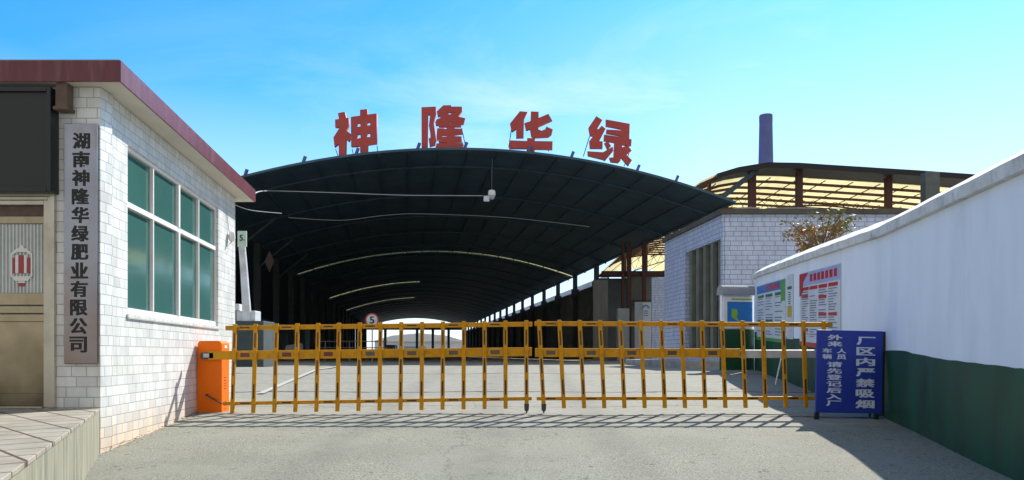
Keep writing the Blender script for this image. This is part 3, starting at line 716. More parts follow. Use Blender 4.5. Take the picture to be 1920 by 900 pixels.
mc.f.append(tuple(range(k))); mc.m.append(0); mc.f.append(tuple((len(fineY) - 1) * k + j for j in reversed(range(k)))); mc.m.append(0)
mb.build('wall_face', M['white_wall'], bw); md.build('painted_base', M['green_dado'], bw); mc.build('coping', M['coping'], bw)

# notice wall that closes the end, with a board
nw = thing('notice_wall', (5.95, 19.9, .44), 'low white end wall with rounded grey coping behind the barrier gate', 'wall')
na, nb = Vector((5.50, 19.55, 0)), Vector((6.40, 19.75, 0)); nd = (nb - na).normalized(); nn = Vector((nd.y, -nd.x, 0))
NP = lambda s, z, o=0: Vector((na.x + nd.x * s + nn.x * o, na.y + nd.y * s + nn.y * o, z))
nl = (nb - na).length
def nbox(mb, sa, sb, za, zb, oa, ob, mi=0): mb.hexa([NP(sa, za, ob), NP(sb, za, ob), NP(sb, za, oa), NP(sa, za, oa), NP(sa, zb, ob), NP(sb, zb, ob), NP(sb, zb, oa), NP(sa, zb, oa)], mi)
mb = MB(); nbox(mb, 0, nl, .1, 2.43, -.12, 0); mb.build('wall_face', M['white_wall'], nw)
mb = MB(); nbox(mb, -.006, nl, .1, 1.48, -.126, .006); mb.build('painted_base', M['green_dado'], nw)
mb = MB(); cp = []
for i in range(9): an = math.pi * i / 8; cp.append((-.06 + .18 * math.cos(an), 2.45 + .19 * math.sin(an)))
mb.prism([NP(-.03, z, o) for o, z in [(.12, 2.38)] + cp + [(-.24, 2.38)]], nd * (nl + .03)); mb.build('coping', mat('grey_coping', (.30, .32, .36), .9, 0, .2, 4, .2, 30, (.16, .17, .19), .6, 4), nw)
nbd = thing('notice_board', NP(.55, 1.5), 'blue map board with a yellow green patch in a white frame on the end wall', 'notice board')
mb = MB(); nbox(mb, .03, .86, 1.50, 2.34, .008, .035); mb.build('frame', M['sticker_white'], nbd, bevel=.006)
mb = MB(); nbox(mb, .13, .855, 1.56, 2.20, .036, .040); mb.build('map_sheet', M['map_blue'], nbd)
mb = MB(); mb.prism([NP(s, z, .043) for s, z in ((.26, 2.01), (.41, 2.0), (.42, 1.86), (.39, 1.80), (.48, 1.69), (.45, 1.67), (.31, 1.76), (.25, 1.80))], -nn * .004)
nbox(mb, .25, .84, 2.245, 2.285, .036, .039); mb.build('map_patch', M['map_green'], nbd)

# posters pasted on the boundary wall
def wall_frame(Ya, Yb):
    """surface point at fraction s along the wall from far (Ya) to near (Yb), height h above the sloping ground, o in front"""
    def f(s, h, o=.012):
        Y = Ya + (Yb - Ya) * s; X = wx(Y); return Vector((X - o, Y, g(Y) + h))
    return f
def sheet(mb, F, s0, s1, h0, h1, o, mi, th=.002):
    mb.hexa([F(s0, h0, o), F(s1, h0, o), F(s1, h0, o - th), F(s0, h0, o - th), F(s0, h1, o), F(s1, h1, o), F(s1, h1, o - th), F(s0, h1, o - th)], mi)
random.seed(3)
F = wall_frame(19.3, 15.7)
p1 = thing('poster', F(.5, 1.0), 'white and green notice poster, closest to the blue map board', 'poster', 'notice posters on the wall')
mb = MB(); sheet(mb, F, 0, 1, .82, 2.18, .014, 0, .006); mb.build('sheet', M['poster'], p1)
mb = MB()
sheet(mb, F, .02, .98, 1.96, 2.16, .0165, 2); sheet(mb, F, .86, .985, 1.70, 2.16, .018, 1); sheet(mb, F, .0, 1, .80, .88, .018, 1)
for k in range(5): sheet(mb, F, .38 + k * .09, .45 + k * .09, 2.0, 2.12, .019, 3)
for s in (.05, .36, .68): sheet(mb, F, s, s + .24, 1.84, 1.91, .0175, 4)
for s in (.05, .36): sheet(mb, F, s, s + .24, 1.25, 1.31, .0175, 4)
for r in range(14):
    h = 1.80 - r * .065
    for s in (.05, .36, .68):
        if random.random() < .85: sheet(mb, F, s, s + random.uniform(.14, .25), h, h + .018, .017, 5 if s < .6 else 4)
mb.build('print', [M['poster'], M['poster_green'], M['map_blue'], M['poster_red'], M['poster_dkgreen'], M['poster_ink']], p1)
F = wall_frame(15.55, 15.0)
p2 = thing('poster', F(.5, 1.0), 'narrow white poster with a yellow block between two larger posters', 'poster', 'notice posters on the wall')
mb = MB(); sheet(mb, F, 0, 1, .9, 2.22, .014, 0, .006); mb.build('sheet', M['poster'], p2)
mb = MB(); sheet(mb, F, .05, .8, 1.35, 1.58, .017, 0); sheet(mb, F, .05, .8, 1.92, 1.98, .017, 1)
for r in range(6): sheet(mb, F, .2, .6, 1.62 + r * .045, 1.64 + r * .045, .017, 1)
mb.build('print', [M['poster_yellow'], M['poster_dkgreen']], p2)
F = wall_frame(14.4, 11.75)
p3 = thing('poster', F(.5, 1.0), 'large white poster with red headings nearest the blue notice board', 'poster', 'notice posters on the wall')
mb = MB(); sheet(mb, F, 0, 1, .80, 2.18, .014, 0, .006); mb.build('sheet', M['poster'], p3)
mb = MB()
sheet(mb, F, .01, .99, 1.93, 2.17, .0165, 2)
mb.prism([F(.0, 2.16, .02), F(.25, 2.16, .02), F(.1, 2.0, .02), F(.09, 1.82, .02), F(.03, 1.74, .02), F(.0, 1.74, .02)], (-.003, 0, 0), 1)
for k in range(7): sheet(mb, F, .30 + k * .095, .365 + k * .095, 1.99, 2.12, .0185, 1)
sheet(mb, F, .01, .99, .80, .88, .0185, 1)
for s in (.06, .29, .52, .75): sheet(mb, F, s, s + .2, 1.84, 1.90, .018, 1)
for s, h in ((.06, 1.70), (.52, 1.66), (.52, 1.36), (.75, 1.36), (.06, 1.08), (.75, .98)): sheet(mb, F, s, s + .18, h, h + .055, .018, 1)
for r in range(20):
    h = 1.80 - r * .043
    for s in (.06, .29, .52, .75):
        if random.random() < .8: sheet(mb, F, s, s + random.uniform(.10, .2), h, h + .014, .0175, 3)
mb.build('print', [M['poster'], M['poster_red'], M['poster_lilac'], M['poster_ink']], p3)
# slim pole leaning on the wall
mb = MB(); mb.tube([(5.15, 14.6, g(14.6) + .02), (5.62, 15.2, g(15.2) + 1.15)], .016, 8)
tag(mb.build('bamboo_pole', M['coping'], None), 'thin pale pole leaning against the green wall base behind the gate', 'pole')

# ------------------------------------------------------------------ blue notice board leaning by the wall
sb = thing('notice_board', (4.3, 9.6, g(9.6)), 'blue standing notice board with white no-smoking text leaning by the white wall', 'notice board')
so = Vector((3.90, 9.6, g(9.6) + .02)); roll = R(4.4); lean = R(7)
su = Vector((math.cos(R(2)) , math.sin(R(2)), -.022)).normalized()
sv_ = Vector((math.sin(roll) * .95, math.sin(lean), math.cos(lean))).normalized(); sn = su.cross(sv_).normalized()   # sn points to the back? fixed below
if sn.y > 0: sn = -sn
SP = lambda u, v, o=0: so + su * u + sv_ * v + sn * o
def sbox(mb, ua, ub, va, vb, oa, ob, mi=0): mb.hexa([SP(ua, va, ob), SP(ub, va, ob), SP(ub, va, oa), SP(ua, va, oa), SP(ua, vb, ob), SP(ub, vb, ob), SP(ub, vb, oa), SP(ua, vb, oa)], mi)
mb = MB(); sbox(mb, 0, .875, .075, 1.155, -.03, 0); mb.build('panel', M['blue_board'], sb, bevel=.006)
mb = MB(); sbox(mb, .876, .905, .04, 1.15, -.075, -.002); mb.build('side_strut', M['dark_frame'], sb)
for u in (.0, .78):
    mb = MB(); sbox(mb, u, u + .055, -.03, .074, -.05, -.005); mb.build('leg', M['dark_frame'], sb)
for u in (.10, .80):
    mb = MB(); a = SP(u, .9, -.035); b2 = SP(u, -.01, -.17); b2.z = g(b2.y) + .01; mb.bar(a, b2, .03, .03); mb.build('back_leg', M['dark_frame'], sb)
mb = MB()
def row(chs, uc, v0, v1, w_, bold=.03, gap=.14):
    h = (v1 - v0) / len(chs)
    for i, ch in enumerate(chs):
        vb = v1 - (i + 1) * h + h * gap / 2
        o = SP(uc - w_ / 2, vb, .003); put_glyph(mb, ch, o, su * w_, sv_ * (h * (1 - gap)), bold)
row('厂区内严禁吸烟', .645, .125, 1.09, .25, .032, .20)
row('外来', .235, .93, 1.10, .20, .028, .16)
row('车辆', .135, .765, .92, .125, .028, .16); row('人员', .325, .765, .92, .125, .028, .16)
row('请先登记后入厂', .235, .155, .745, .20, .028, .16)
mb.build('lettering', M['sign_white'], sb)

# ------------------------------------------------------------------ factory hall
HC = Vector((-2.17, 38, 0)); HDIR = Vector((-.1425, .9898, 0)); HE = Vector((.9968, .08, 0)); HWD, TIPZ, RISE = 13.95, 8.85, 2.5
def HP(u, v, dz=0): p = HC + HE * (HWD * u) + HDIR * v; return Vector((p.x, p.y, TIPZ + RISE * (1 - u * u) + dz))
hl = thing('factory_hall', (-2.17, 38, .5), 'huge dark open-fronted factory hall with a shallow curved roof', 'factory hall')
VL = 177.0
gaps = [(37.4, 38.3), (69.0, 70.5), (98.5, 100.3), (122, 124)]
vv = [0]
for a_, b_ in gaps: vv += [a_, b_]
vv.append(VL)
KU = 40
def arc_strip(mb, va, vb, ua=-1, ub=1, th=.12, dz=0):
    nu = max(2, int(KU * (ub - ua) / 2))
    for i in range(nu):
        a0 = ua + (ub - ua) * i / nu; a1 = ua + (ub - ua) * (i + 1) / nu
        mb.hexa([HP(a0, va, dz - th), HP(a1, va, dz - th), HP(a1, vb, dz - th), HP(a0, vb, dz - th), HP(a0, va, dz), HP(a1, va, dz), HP(a1, vb, dz), HP(a0, vb, dz)])
mb = MB()
for i in range(0, len(vv), 2): arc_strip(mb, vv[i], vv[i + 1])
arc_strip(mb, gaps[1][0], gaps[1][1], -.08, 1); arc_strip(mb, gaps[2][0], gaps[2][1], -.1, 1); arc_strip(mb, gaps[3][0], gaps[3][1], -1, -.1); arc_strip(mb, gaps[3][0], gaps[3][1], .25, 1)
mb.build('roof', M['roof_dark'], hl)
for (a_, b_), (ua, ub) in zip(gaps, ((-1, 1), (-1, -.08), (-1, -.1), (-.1, .25))):
    mb = MB(); arc_strip(mb, a_ - .1, b_ + .1, ua, ub, .012, .02); mb.build('skylight_strip', M['sky_sheet'], hl)
# arched trusses across and purlins along, under the sheets
for k in range(24):
    v = 3.2 + k * 7.4
    if v > VL: break
    mb = MB(); nu = 28
    for i in range(nu):
        a0, a1 = -1 + 2 * i / nu, -1 + 2 * (i + 1) / nu
        mb.bar(HP(a0, v, -.18), HP(a1, v, -.18), .09, .10); 
        if v < 0:
            mb.bar(HP(a0, v, -.95), HP(a1, v, -.95), .10, .10)
            mb.bar(HP(a0, v, -.95), HP(a1 if i % 2 else a0, v, -.42), .05, .05); mb.bar(HP(a0, v, -.42), HP(a1, v, -.95), .05, .05)
    mb.build('arch_truss', M['truss'], hl)
for k in range(19):
    u = -.985 + k * 1.97 / 18
    mb = MB(); mb.bar(HP(u, .3, -.155), HP(u, VL, -.155), .07, .06); mb.build('purlin', M['truss'], hl)
for k in range(9):    # rail stubs that poke up past the front edge
    u = -.80 + k * .2 + .03 * math.sin(k * 3)
    mb = MB(); a = HP(u, .15, .0); mb.bar(a, a + Vector((.12, -.05, .30)), .12, .12); mb.build('edge_bracket', M['chimney'], hl)
# columns both sides
for k in range(20):
    v = 11.0 + k * 8.45
    if v > VL: break
    b0 = HP(.985, v); mb = MB(); mb.box(b0.x - .22, b0.x + .22, b0.y - .22, b0.y + .22, .4, TIPZ - .05); mb.box(b0.x - .36, b0.x + .36, b0.y - .36, b0.y + .36, 6.5, 7.35)
    if v > 20: mb.build('column', M['hall_column'], hl)
for k in range(22):
    v = .8 + k * 8.0
    if v > VL: break
    b0 = HP(-.985, v); mb = MB(); mb.box(b0.x - .2, b0.x + .2, b0.y - .2, b0.y + .2, .4, TIPZ); mb.build('column', M['hall_column'], hl)
    if k < 4:
        mb = MB(); mb.bar(Vector((b0.x, b0.y, 7.0)), HP(-.8, v, -.6), .12, .12); mb.build('brace', M['hall_column'], hl)
# side wall low enough to leave daylight under the eave
mb = MB(); a, b2 = HP(1.0, 24.5), HP(1.0, VL); nrm = HE * .25
mb.hexa([Z(a, .4), Z(a + nrm, .4), Z(b2 + nrm, .4), Z(b2, .4), Z(a, 7.15), Z(a + nrm, 7.15), Z(b2 + nrm, 7.15), Z(b2, 7.15)]); mb.build('side_wall', M['hall_wall'], hl)
mb = MB(); a, b2 = HP(1.02, 27), HP(1.02, VL)
mb.hexa([Z(a, 7.155), Z(a + nrm, 7.155), Z(b2 + nrm, 7.155), Z(b2, 7.155), Z(a, 7.75), Z(a + nrm, 7.75), Z(b2 + nrm, 7.75), Z(b2, 7.75)]); mb.build('parapet', M['blue_sheet'], hl)
# aisle roof and outer wall beyond the other row of columns
mb = MB(); a, b2 = HP(-1.0, .5), HP(-1.0, VL); c, d_ = HP(-2.1, .5), HP(-2.1, VL)
mb.hexa([Z(c, 7.0), Z(a, 9.0), Z(b2, 9.0), Z(d_, 7.0), Z(c, 7.1), Z(a, 9.1), Z(b2, 9.1), Z(d_, 7.1)]); mb.build('aisle_roof', M['roof_dark'], hl)
c, d_ = HP(-2.05, .5), HP(-2.05, VL); L_ = VL - .5
mb = MB()
slits = [(18, 24, 4.2), (27, 31, 3.6), (33, 40, 4.6), (50, 60, 4.0), (64, 70, 4.6), (80, 95, 4.2)]
cur = .5
def lw(va, vb, za, zb):
    p, q = HP(-2.05, va), HP(-2.05, vb); r = HE * .25
    mb.hexa([Z(p, za), Z(p + r, za), Z(q + r, za), Z(q, za), Z(p, zb), Z(p + r, zb), Z(q + r, zb), Z(q, zb)])
for va, vb, zc in slits:
    lw(cur, va, .4, 7.0); lw(va, vb, .4, zc - .15); lw(va, vb, zc + .15, 7.0); cur = vb
lw(cur, VL, .4, 7.0); mb.build('outer_wall', M['hall_wall'], hl)
mb = MB(); p, q = HP(-2.05, VL), HP(-1.25, VL); mb.hexa([Z(p, .4), Z(q, .4), Z(q + HDIR * .2, .4), Z(p + HDIR * .2, .4), Z(p, 8.4), Z(q, 8.4), Z(q + HDIR * .2, 8.4), Z(p + HDIR * .2, 8.4)]); mb.build('end_wall', M['hall_wall'], hl)
# closing frame at the rear opening
mb = MB(); a, b2 = HP(-1, VL - 1), HP(1, VL - 1); mb.bar(Z(a, 8.3), Z(b2, 8.3), .5, .9); mb.build('rear_beam', M['truss'], hl)
for u in (-.62, -.3, .02, .34, .66):
    mb = MB(); p = HP(u, VL - 1.1); mb.box(p.x - .35, p.x + .35, p.y - .35, p.y + .35, .4, 8.3 if u < .5 else 9.6); mb.build('column', M['hall_column'], hl)

# sign letters standing on the hall's front edge
def letter(outlines, ox, oy, name_label, Yl, k=6.4):
    cu = bpy.data.curves.new('letter', 'CURVE'); cu.dimensions = '2D'; cu.fill_mode = 'BOTH'; cu.extrude = .11
    allp = [p for o in outlines for p in o]
    cxp = sum(p[0] for p in allp) / len(allp); bot = max(p[1] for p in allp)
    base = P(ox + cxp / k, oy + bot / k, Yl)
    for o in outlines:
        s = cu.splines.new('POLY'); s.points.add(len(o) - 1); s.use_cyclic_u = True
        for pt, (x, y) in zip(s.points, o):
            q = P(ox + x / k, oy + y / k, Yl) - base; pt.co = (q.x, q.z, 0, 1)
    ob = bpy.data.objects.new('letter', cu); COL.objects.link(ob)
    dg = bpy.context.evaluated_depsgraph_get(); me = bpy.data.meshes.new_from_object(ob.evaluated_get(dg))
    bpy.data.objects.remove(ob); bpy.data.curves.remove(cu)
    ur = (base.x - HC.x) / (HWD * HE.x); base.z = TIPZ + RISE * (1 - ur * ur) - .04; root = thing('sign_letter', base, name_label, 'sign letter', 'red letters on the hall roof')
    me.transform(Matrix.Rotation(R(90), 4, 'X'))
    me.materials.clear(); me.materials.append(M['letter_red'])
    fo = bpy.data.objects.new('letter_face', me); COL.objects.link(fo); fo.parent = root
    return root, base
def ly(pxc): return 38 + ((pxc - 960) * 38 / 1400 + 2.17) * .08 + .35
L1 = [[(220, 235), (303, 218), (320, 292), (350, 292), (348, 395), (325, 447), (369, 480), (366, 545), (352, 576), (318, 548), (315, 745), (230, 745), (230, 598), (180, 640), (166, 525), (245, 402), (188, 405), (186, 312), (232, 305)],
      [(375, 280), (485, 265), (485, 195), (570, 186), (575, 252), (684, 238), (685, 598), (578, 615), (575, 720), (487, 725), (485, 628), (378, 636)],
      [(450, 352), (487, 352), (490, 395), (453, 400)], [(567, 345), (605, 340), (607, 380), (570, 383)], [(450, 488), (490, 485), (492, 532), (453, 540)], [(568, 475), (605, 470), (607, 520), (568, 523)]]
L2 = [[(1220, 128), (1393, 120), (1393, 205), (1366, 320), (1380, 400), (1394, 520), (1380, 580), (1318, 596), (1305, 505), (1328, 490), (1325, 440), (1308, 350), (1325, 215), (1297, 215), (1292, 635), (1222, 635)],
      [(1480, 105), (1575, 103), (1575, 120), (1705, 120), (1705, 175), (1660, 240), (1745, 260), (1720, 330), (1695, 330), (1690, 360), (1425, 362), (1420, 340), (1392, 345), (1385, 310), (1403, 272), (1465, 250), (1430, 232), (1415, 240), (1402, 180)],
      [(1515, 190), (1612, 185), (1558, 217)], [(1515, 320), (1565, 298), (1635, 312)],
      [(1408, 380), (1490, 380), (1490, 387), (1520, 387), (1525, 365), (1615, 364), (1612, 382), (1705, 385), (1712, 445), (1612, 458), (1612, 474), (1700, 476), (1702, 540), (1612, 542), (1612, 556), (1710, 556), (1725, 620), (1385, 622), (1400, 560), (1520, 558), (1520, 545), (1425, 545), (1412, 500), (1402, 540), (1400, 470)],
      [(1465, 462), (1520, 460), (1520, 478), (1465, 482)]]
L3 = [[(350, 132), (442, 140), (400, 225), (395, 448), (305, 450), (305, 345), (255, 378), (232, 280)],
      [(482, 135), (575, 138), (575, 212), (692, 163), (737, 243), (570, 318), (572, 350), (610, 365), (650, 350), (668, 315), (745, 350), (730, 410), (690, 440), (520, 448), (485, 430), (472, 345), (425, 360), (404, 275), (478, 250)],
      [(437, 453), (530, 455), (530, 488), (742, 492), (740, 590), (528, 585), (526, 640), (432, 640), (432, 578), (222, 576), (224, 480), (437, 488)]]
L4 = [[(1265, 248), (1337, 295), (1275, 400), (1290, 405), (1330, 362), (1376, 400), (1300, 548), (1342, 550), (1340, 635), (1190, 632), (1182, 545), (1230, 485), (1190, 478), (1172, 385)],
      [(1160, 668), (1345, 680), (1462, 612), (1468, 662), (1370, 780), (1345, 765), (1165, 720)],
      [(1380, 288), (1665, 340), (1660, 520), (1688, 528), (1682, 602), (1572, 588), (1575, 622), (1630, 600), (1645, 603), (1688, 660), (1625, 710), (1692, 775), (1650, 845), (1560, 740), (1555, 780), (1530, 805), (1440, 795), (1420, 745), (1472, 742), (1482, 562), (1355, 540), (1360, 468), (1570, 500), (1572, 485), (1385, 450), (1387, 408), (1572, 418), (1574, 402), (1380, 365)],
      [(1362, 570), (1405, 552), (1442, 605), (1400, 643)]]
rods = {0: ((188, 640, 222, 722), (386, 640, 405, 712), (684, 600, 697, 692)), 1: ((1700, 385, 1748, 600), (1705, 556, 1735, 606)), 2: ((252, 376, 216, 606), (712, 592, 692, 650)), 3: ((1188, 480, 1112, 712), (1660, 690, 1600, 830))}
for i, (outl, ox, pxc, lab) in enumerate(((L1, 600, 668, 'red sheet-metal character 神 standing on the hall roof edge'), (L2, 600, 833, 'red sheet-metal character 隆 standing on the hall roof edge'),
                                    (L3, 920, 995, 'red sheet-metal character 华 standing on the hall roof edge'), (L4, 920, 1145, 'red sheet-metal character 绿 standing tilted on the hall roof edge'))):
    Yl = ly(pxc); root, base = letter(outl, ox, 180, lab, Yl)
    for (x0_, y0_, x1_, y1_) in rods[i]:
        a = P(ox + x0_ / 6.4, 180 + y0_ / 6.4, Yl + .12); b2 = P(ox + x1_ / 6.4, 180 + y1_ / 6.4 + 2, Yl + .9)
        mb = MB(); mb.tube([a, b2], .022, 6); mb.build('support_rod', M['dark_grey'], root)

# overhead cables and hanging dome camera at the hall front
def cable(pts, r, label, m='cable'):
    mb = MB(); mb.tube(pts, r, 6); return tag(mb.build('cable', M[m], None, smooth=True), label, 'cable')
def smooth_pts(ctrl, n=40):
    v = [Vector(c) for c in ctrl]; o = []
    for i in range(len(v) - 1):
        p0, p1, p2, p3 = v[max(i - 1, 0)], v[i], v[i + 1], v[min(i + 2, len(v) - 1)]
        for k in range(10):
            t = k / 10; o.append(.5 * ((2 * p1) + (-p0 + p2) * t + (2 * p0 - 5 * p1 + 4 * p2 - p3) * t * t + (-p0 + 3 * p1 - 3 * p2 + p3) * t ** 3))
    return o + [v[-1]]
cable(smooth_pts([P(466, 372, 13), P(500, 358, 35.5), P(620, 361, 36), P(760, 366, 36.5), P(905, 367, 36.9)]), .022, 'pale cable strung from the guardhouse to the dome camera under the hall roof')
cable(smooth_pts([P(540, 408, 36), P(640, 413, 36.4), P(720, 404, 36.6), P(790, 401, 36.8), P(950, 408, 37.5), P(1105, 425, 38.2)]), .016, 'thin lower cable sagging across the dark hall front', 'rail_grey')
cable(smooth_pts([P(436, 382, 24), P(470, 394, 24.5), P(528, 400, 26)]), .012, 'short slack cable under the eave beside the guardhouse')
dc = thing('dome_camera', P(918, 362, 36.9), 'white dome camera with a junction box hanging under the hall roof', 'camera')
c0 = P(922, 367, 36.9)
mb = MB(); mb.tube([c0 + Vector((0, 0, .28)), c0 + Vector((0, 0, .24)), c0 + Vector((0, 0, .05)), c0], [.10, .17, .19, .17], 16); mb.build('housing', M['alu'], dc, smooth=True)
mb = MB(); mb.sphere(c0 - Vector((0, 0, .04)), .15, sz=1.1); mb.build('dome', M['cabinet_grey'], dc, smooth=True)
mb = MB(); mb.tube([c0 + Vector((0, 0, .28)), c0 + Vector((0, .3, 1.2)), c0 + Vector((0, .9, 2.05))], .018, 8); mb.build('drop_pipe', M['truss'], dc)
b0 = P(913, 374, 36.9); mb = MB(); mb.box(b0.x - .16, b0.x + .12, b0.y - .05, b0.y + .05, b0.z - .1, b0.z + .18); mb.build('junction_box', M['sign_white'], dc, bevel=.02)

# white duct on a plinth with a numbered panel
wd = thing('exhaust_duct', (-9.0, 25, .5), 'leaning white exhaust duct on a dark plinth between guardhouse and hall', 'duct')
mb = MB(); mb.tube([P(454, 464, 25), P(457, 500, 25), P(460, 545, 25), P(462, 575, 25), P(463, 602, 25)], [.115, .12, .13, .14, .15], 16); mb.build('pipe', M['pipe_white'], wd, smooth=True)
mb = MB(); a = P(443, 602, 25); b2 = P(478, 570, 25); mb.box(a.x, b2.x, 25.0, 25.6, a.z, a.z + .35); mb.box(a.x, a.x + .12, 24.9, 25.5, a.z + .351, b2.z); mb.build('collar', M['pipe_white'], wd, bevel=.02)
mb = MB(); a = P(436, 602, 25); mb.box(a.x, a.x + 1.1, 24.8, 26.0, .4, a.z - .003); mb.build('plinth', M['plinth'], wd, bevel=.02)
ps = thing('number_panel', P(453, 465, 25), 'pale green panel numbered 5 on top of the white duct', 'sign')
a, b2 = P(445, 463, 24.8), P(462, 433, 24.8); mb = MB(); mb.box(a.x, b2.x, 24.8, 24.86, a.z, b2.z); mb.build('panel', mat('pale_green_panel', (.50, .66, .58), .5, 0, .1, 3), ps, bevel=.01)
mb = MB(); put_glyph(mb, '5', P(449, 451.5, 24.79), (.115, 0, 0), (0, 0, .2), .02); put_glyph(mb, 'm', P(456.5, 451, 24.79), (.05, 0, 0), (0, 0, .04), .01); mb.build('numeral', M['black'], ps)
# faded diamond sign on the hall wall
mb = MB(); c0 = P(505, 490, 44); mb.prism([c0 + Vector((-.28, 0, 0)), c0 + Vector((0, 0, -.62)), c0 + Vector((.28, 0, 0)), c0 + Vector((0, 0, .62))], (0, .04, 0))
dm = mb.build('diamond_sign', mat('faded_red_board', (.10, .06, .055), .7, 0, .3, 4), None); tag(dm, 'faded dark diamond sign hanging in the gloom near the white duct', 'sign')
# speed limit sign
ss = thing('speed_sign', (-6.01, 32, .5), 'round speed limit sign reading 5 in a red ring on a thin post', 'road sign')
c0 = P(697.5, 600, 32); rr = .30
def disc(r, y, t, n_=32): return [c0 + Vector((r * math.cos(2 * math.pi * i / n_), y, r * math.sin(2 * math.pi * i / n_))) for i in range(n_)], (0, t, 0)
mb = MB(); mb.prism(*disc(rr, 0, .02)); mb.build('ring', mat('sign_red', (.42, .03, .03), .4), ss)
mb = MB(); mb.prism(*disc(.235, -.006, .005)); mb.build('face', mat('sign_face', (.62, .66, .70), .4), ss)
mb = MB(); put_glyph(mb, '5', c0 + Vector((-.105, -.009, -.16)), (.21, 0, 0), (0, 0, .32), .03); mb.build('numeral', M['black'], ss)
mb = MB(); mb.tube([Vector((c0.x, c0.y + .045, .4)), Vector((c0.x, c0.y + .045, c0.z + .1))], .025, 10); mb.build('post', M['rail_grey'], ss)
# pipe railing in the shade of the hall
pr = thing('pipe_railing', (-9.8, 44, .5), 'grey pipe railing in the shade of the hall behind the gate', 'railing')
for px in (610, 655, 676, 720):
    a = P(px, 640, 46); mb = MB(); mb.tube([(a.x, 46, .4), (a.x, 46, a.z)], .03, 8); mb.build('post', M['rail_grey'], pr)
for py in (640, 652):
    mb = MB(); mb.tube([P(600, py, 46), P(726, py, 46)], .03, 8); mb.build('rail', M['rail_grey'], pr)
# covered pallet of sacks in the hall
mb = MB(); a = P(532, 656, 60); mb.hexa([(a.x, 60, .41), (a.x + 1.35, 60, .41), (a.x + 1.35, 61, .41), (a.x, 61, .41), (a.x + .1, 60.1, 1.55), (a.x + 1.3, 60.1, 1.75), (a.x + 1.3, 60.9, 1.75), (a.x + .1, 60.9, 1.55)])
tag(mb.build('covered_pallet', M['far_white'], None, bevel=.08), 'small pale covered pallet standing inside the dark hall', 'pallet')

# far yard beyond the rear opening
fs = thing('far_shed', (-28, 245, .5), 'pale far shed with a curved roof seen through the hall rear opening', 'shed')
mb = MB(); mb.box(-46, -16, 250, 262, .4, 5.2); mb.build('wall', M['far_white'], fs)
mb = MB(); mb.prism([(-47, 249, 5.2), (-15, 249, 5.2), (-22, 249, 7.2), (-31, 249, 8.0), (-40, 249, 7.2)], (0, 14, 0)); mb.build('roof', M['far_white'], fs)
mb = MB(); mb.box(-36, -29, 249.6, 249.9, .45, 3.6); mb.build('door', M['far_blue'], fs)
mb = MB(); mb.box(-27, -20, 249.6, 249.9, .45, 3.0); mb.build('door', M['far_yellow'], fs)
ft_ = thing('parked_truck', (-30.5, 195, .5), 'small white truck parked at the far end of the hall', 'truck')
mb = MB(); mb.box(-33.2, -30.8, 196, 201, 1.3, 3.4); mb.build('cargo_box', M['far_white'], ft_, bevel=.05)
mb = MB(); mb.hexa([(-33.1, 194, .95), (-30.9, 194, .95), (-30.9, 195.9, .95), (-33.1, 195.9, .95), (-33.0, 194.5, 2.7), (-31, 194.5, 2.7), (-31, 195.9, 2.7), (-33, 195.9, 2.7)]); mb.build('cab', M['far_white'], ft_, bevel=.08)
for x, y in ((-33, 195), (-31.2, 195), (-33, 199.6), (-31.2, 199.6)):
    mb = MB(); mb.tube([(x, y, .85), (x + .25, y, .85)], .44, 14); mb.build('wheel', M['black'], ft_)

# ------------------------------------------------------------------ side shed between hall and gatehouse
sd_ = thing('side_shed', (7.5, 50, .5), 'dim lean-to with red steel posts between the hall and the grey tiled building', 'shed')
YS = 52
a = P(1128, 511, YS); b2 = P(1262, 511, YS)
mb = MB(); mb.box(a.x, b2.x + 1, YS + 2.0, YS + 2.3, .4, a.z - .2); mb.build('back_wall', M['hall_wall'], sd_)
mb = MB(); mb.box(a.x, b2.x + 1, YS - .15, YS + .15, a.z - .22, a.z + .1); mb.build('beam', M['red_steel'], sd_)
mb = MB(); mb.box(a.x, b2.x + 1, YS + .15, YS + 2.0, a.z - .12, a.z - .02); mb.build('roof', M['roof_dark'], sd_)
for px, wp in ((1168, 4.5), (1180, 8), (1208, 7)):
    c0 = P(px, 500, YS - .4); hw = wp * YS / 1400 / 2; mb = MB(); mb.box(c0.x - hw, c0.x + hw, YS - .4, YS - .17, .4, 8.6); mb.build('post', M['red_steel'], sd_)
mb = MB(); c0, c1 = P(1183, 562, YS + .2), P(1232, 515, YS + .2); mb.box(c0.x, c1.x, YS + .2, YS + .26, c0.z, c1.z); mb.build('cladding', M['panel_grey'], sd_)
mb = MB(); c0 = P(1112, 600, YS - 1); c1 = P(1140, 525, YS - 1); mb.box(c0.x, c1.x, YS - 1, YS - .9, .4, c1.z); mb.build('cladding', M['panel_grey'], sd_)
mb = MB(); c0 = P(1222, 600, 46); c1 = P(1262, 520, 46); mb.box(c0.x, c1.x, 46, 46.2, .4, c1.z); mb.build('tiled_pier', M['grey_tile'], sd_)
ec = thing('electric_cabinet', P(1168, 640, 50), 'pale grey electric cabinet standing in the lean-to', 'cabinet')
a, b2 = P(1158, 610, 50), P(1180, 578, 50); mb = MB(); mb.box(a.x, b2.x, 50, 50.6, .4, b2.z); mb.build('body', M['cabinet_grey'], ec, bevel=.03)
mb = MB(); mb.box(a.x + .06, b2.x - .06, 49.97, 49.998, .9, b2.z - .1); mb.build('door', M['cabinet_grey'], ec)
wb_ = thing('wall_poster', P(1206, 590, 49), 'white upright poster with an arched blue drawing in the lean-to', 'poster')
a, b2 = P(1190, 606, 49), P(1222, 566, 49); mb = MB(); mb.box(a.x, b2.x, 49, 49.1, .4, b2.z); mb.build('board', M['cabinet_grey'], wb_, bevel=.02)
